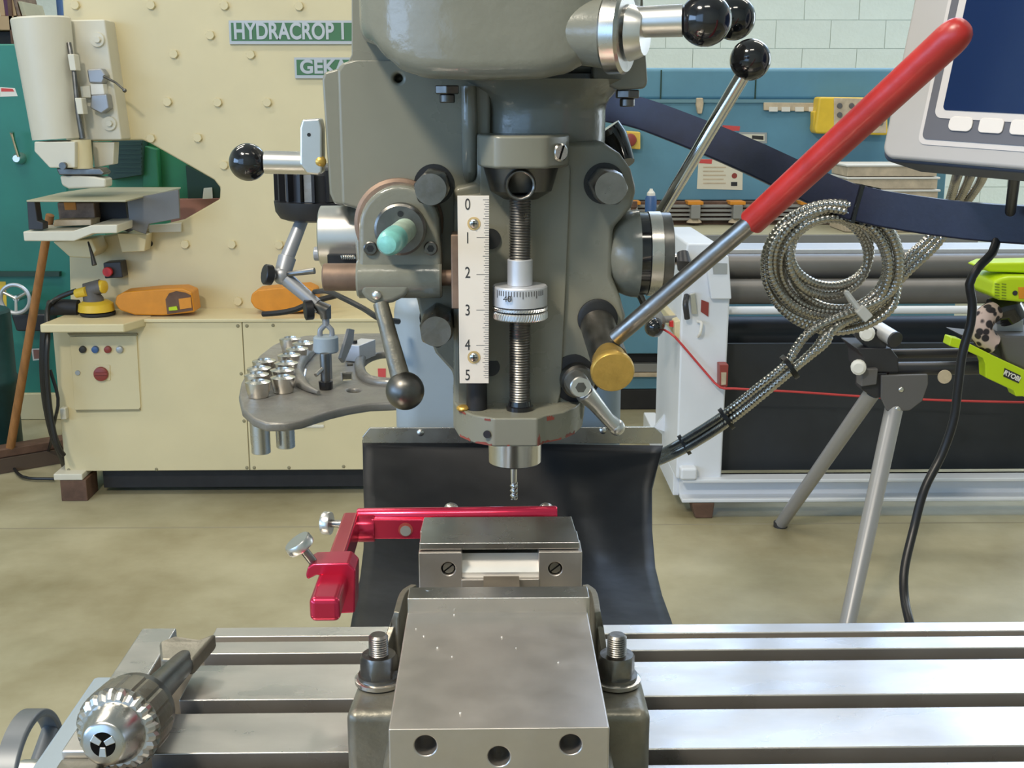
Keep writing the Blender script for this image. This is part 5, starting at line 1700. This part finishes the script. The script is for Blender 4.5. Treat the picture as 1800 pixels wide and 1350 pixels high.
# crank on the left
MB().cyl(P(1196, 560, YW + .1), P(1158, 562, YW + .1), .012, 14).build('crank_shaft', 'bed_edge', pr)
MB().lathe(P(1166, 566, YW + .1), (-1, -.2, 0), [(0, .022), (.02, .05), (.03, .052), (.04, .03)], 24).build('crank_hub', 'bed_edge', pr)
MB().sphere(P(1150, 575, YW + .05), .034, 24, 14).build('crank_ball', 'black_gloss', pr)
MB().ppx([(1178, 566), (1186, 564), (1186, 576), (1177, 574)], YW + .05, .02).build('red_tip', 'red_plastic', pr)
MB().ppx([(1186, 566), (1200, 562), (1198, 600), (1186, 590)], YW + .02, .4).build('side_box', 'cream', pr, .004)
xr = P(1900, 500, YW).x


def roll(y0, y1, Yc, m, name):
    zc = (P(1500, y0, Yc).z + P(1500, y1, Yc).z) / 2
    r_ = (P(1500, y0, Yc).z - P(1500, y1, Yc).z) / 2
    return MB().cyl((P(1262, 500, Yc).x, Yc, zc), (xr, Yc, zc), r_, 36).build(name, m, pr)


roll(446, 490, YW + .22, 'roller_steel', 'top_roller')
roll(490, 534, YW + .16, 'roller_steel', 'pinch_roller')
roll(538, 552, YW + .06, 'white_paint', 'guard_bar')
roll(556, 625, YW + .30, 'panel_black', 'rear_roller')
MB().box(P(1262, 500, YW).x, xr, YW + .10, YW + .12, zc0 + .0, P(1500, 604, YW + .1).z).build('front_sheet', 'panel_black', pr)
MB().box(P(1270, 430, YW + .3).x, xr, YW + .25, YW + .45, P(1500, 446, YW + .25).z, P(1500, 438, YW + .25).z).build('top_rail', 'satin_white', pr, .003)
zb0, zb1 = P(1400, 878, YW).z, P(1400, 838, YW).z
xb0 = P(1197, 860, YW).x
chn = MB().prism([(YW - .02, zb0)], 0, 0) if False else MB()
chn.box(xb0, xr, YW + .03, YW + .05, zb0, zb1)
chn.box(xb0, xr, YW - .03, YW + .05, zb1 - .012, zb1)
chn.box(xb0, xr, YW - .03, YW + .05, zb0, zb0 + .012)
chn.build('base_channel', 'white_paint', pr, .003)
MB().box(xb0 - .01, xb0 + .05, YW - .04, YW + .6, zb1, zb1 + .045).build('corner_gusset', 'white_paint', pr, .01)
MB().loop([P(1150, 752, YW + .3), P(1180, 715, YW + .3), P(1190, 835, YW + .3), P(1172, 760, YW + .3)], (0, .02, 0)).build('side_brace', 'white_paint', pr)
MB().box(xb0 - .02, xb0 + .03, YW + .05, YW + .9, zb0, zb1).build('side_channel', 'white_paint', pr, .004)
for px in (1236, 1860):
    q = P(px, 880, YW)
    MB().prism([(q.x - .045, zb0 - .001), (q.x + .035, zb0 - .001), (q.x + .03, 0), (q.x - .03, 0)], YW - .03, YW + .08).build('foot_block', 'wood_dark', pr, .004)
tgm = MB().ppx([(1265, 641), (1281, 641), (1279, 680), (1265, 682)], YW - .05, .05).build('cord_bracket', 'dull_red', pr, .003)
MB().ppx([(1268, 655), (1277, 655), (1276, 676), (1268, 677)], YW - .054, .004).build('bracket_label', 'tan', tgm)
wr = spline([P(1168, 580, YW + .05), P(1186, 592, YW - .01), P(1215, 625, YW - .02), P(1245, 660, YW - .03), P(1266, 681, YW - .05), P(1290, 683, YW - .05), P(1400, 689, YW - .03), P(1550, 699, YW), P(1700, 705, YW), P(1850, 708, YW)], .05)
tag(MB().tube(wr, .004, 8).build('trip_wire', 'wire_red'), 'thin red trip wire stretched across the rolling machine', 'wire')

# ================================================================== MITRE SAW AND STAND (right)
YS2 = 3.35
ms = thing('saw_stand', 'grey legged folding saw stand with a roller support', 'saw stand', (P(1560, 1000, YS2).x, YS2, 0))
hn = P(1535, 688, YS2)
lf = PZ(1372, 922, 0.008)
MB().tube([hn, lf], [.024, .021], 20).build('leg', 'leg_grey', ms)
MB().lathe(lf + Vector((0, 0, -.008)), (0, 0, 1), [(0, .024), (.018, .024)], 18).build('leg_cap', 'stand_black', ms)
h2_ = P(1572, 715, YS2 - .02)
l2 = PZ(1455, 1290, 0.008)
l2 = h2_ + (P(1490, 1095, 3.02) - h2_) * 1.0
l2 = h2_ + (l2 - h2_) * ((h2_.z - .008) / (h2_.z - l2.z))
MB().tube([h2_, l2], [.026, .022], 20).build('leg', 'leg_grey', ms)
hp = MB().ppx([(1549, 660), (1632, 658), (1632, 676), (1622, 705), (1600, 722), (1560, 724), (1549, 700)], YS2 - .045, .012).build('hinge_plate', 'saw_grey', ms, .004)
for (px, py) in ((1584, 685), (1578, 719)):
    MB().sphere(P(px, py, YS2 - .047), .008, 14, 8, (1, .5, 1)).build('hinge_rivet', 'satin', hp)
MB().ppx([(1513, 655), (1560, 655), (1556, 700), (1540, 700), (1512, 684)], YS2 - .03, .05).build('hinge_block', 'stand_black', ms, .005)
MB().cyl(P(1560, 648, YS2), P(1900, 645, YS2), S(12, P(1600, 648, YS2)), 24).build('front_rail', 'stand_black', ms)
MB().cyl(P(1545, 622, YS2 + .12), P(1900, 618, YS2 + .12), S(9, P(1600, 620, YS2)), 24).build('rear_rail', 'stand_black', ms)
MB().ppx([(1505, 612), (1566, 612), (1580, 630), (1580, 655), (1520, 655), (1518, 628)], YS2 - .03, .16).build('end_bracket', 'stand_black', ms, .004)
MB().ppx([(1516, 650), (1544, 648), (1541, 676), (1514, 680)], YS2 - .05, .05).build('lock_block', 'saw_grey', ms, .003)
MB().ppx([(1501, 560), (1512, 560), (1560, 590), (1558, 622), (1535, 622), (1503, 590)], YS2 - .02, .04).build('roller_bracket', 'stand_black', ms, .004)
r0, r1 = P(1509, 557, YS2 + .10), P(1572, 596, YS2 - .06)
rl = MB().cyl(r0, r1, .0225, 28).build('support_roller', 'satin_white', ms)
MB().lathe(r1, r1 - r0, [(0, .0232), (.006, .0232), (.008, .02)], 28).build('roller_cap', 'stand_black', rl)
for (px, py) in ((1524, 582), (1509, 641)):
    MB().lathe(P(px, py, YS2 - .03), (-.3, -1, 0), [(0, .010), (.02, .014), (.03, .022), (.045, .021), (.05, .014)], 14).build('lock_knob', 'white_plastic', ms)
MB().lathe(P(1660, 662, YS2 - .03), (0, -1, 0), [(0, .020), (.004, .020)], 20).build('rail_plug', 'tan', ms)

saw = thing('mitre_saw', 'lime green and grey mitre saw on the stand at the right edge', 'mitre saw', (P(1780, 640, YS2).x, YS2, P(1780, 640, YS2).z))
fn = MB().ppx([(1672, 593), (1690, 597), (1752, 628), (1830, 664), (1830, 716), (1800, 697), (1786, 697), (1782, 687), (1733, 664), (1732, 640), (1728, 630), (1700, 617), (1668, 608)], YS2 - .10, .05).build('bracket_arm', 'lime', saw, .003)
lbm = [(1766, 647), (1794, 660), (1791, 674), (1764, 662)]
MB().ppx(lbm, YS2 - .102, .003).build('brand_label', 'stand_black', fn)
q = P(1779, 661, YS2 - .103)
ang = math.atan2(-(660 - 647), 28)
text('lettering', 'RYOBI', .0185, None, 'white_plastic', fn, align='CENTER', bold=.0006, mw=Matrix.Translation((q.x, YS2 - .1035, q.z)) @ Matrix.Rotation(-ang, 4, 'Y') @ Euler((PI / 2, 0, 0)).to_matrix().to_4x4())
MB().ppx([(1688, 588), (1800, 600), (1800, 640), (1760, 628)], YS2 - .02, .12).build('saw_base', 'saw_grey', saw, .004)
MB().ppx([(1752, 585), (1770, 590), (1850, 590), (1850, 664), (1800, 650), (1770, 636), (1762, 612)], YS2 - .05, .22).build('turntable', 'saw_grey', saw, .008)
MB().ppx([(1752, 562), (1800, 562), (1800, 588), (1752, 588)], YS2 + .02, .15).build('guard', 'clear', saw, .004)
MB().tube([P(1746, 548, YS2), P(1770, 538, YS2), P(1782, 560, YS2)], [.04, .05, .04], 18).build('gear_case', 'black_gloss', saw)
mt = MB().ppx([(1744, 520), (1747, 495), (1760, 489), (1774, 486), (1850, 486), (1850, 534), (1800, 532), (1758, 528)], YS2 - .08, .16).build('motor_housing', 'lime', saw, .010, 3)
for k in range(6):
    for px in (1750, 1762):
        MB().ppx([(px - 1, 498 + 5 * k), (px + 7, 499 + 5 * k), (px + 7, 501 + 5 * k), (px - 1, 500 + 5 * k)], YS2 - .0815, .002).build('vent_slot', 'lime_dark', mt)
MB().lathe(P(1784, 515, YS2 - .081), (0, -1, 0), [(0, .007), (.002, .007)], 14).build('brush_cap', 'stand_black', mt)
MB().ppx([(1790, 505), (1830, 504), (1830, 526), (1791, 525)], YS2 - .0815, .002).build('warning_label', 'orange', mt)
MB().ppx([(1722, 470), (1740, 462), (1850, 460), (1850, 482), (1790, 480), (1740, 478)], YS2 - .04, .10).build('carry_handle', 'lime', saw, .008, 3)
bg = MB().tube(spline([P(1745, 548, YS2 - .02), P(1732, 558, YS2 - .04), P(1724, 578, YS2 - .05), P(1734, 598, YS2 - .05), P(1745, 606, YS2 - .05)], .008), [.018, .024, .028, .031, .033, .034, .035, .034, .034, .033, .032, .032, .031, .030, .028, .026, .024, .022, .02, .018] + [.016] * 40 if False else .031, 18)
bg.build('dust_bag', 'leopard', saw)
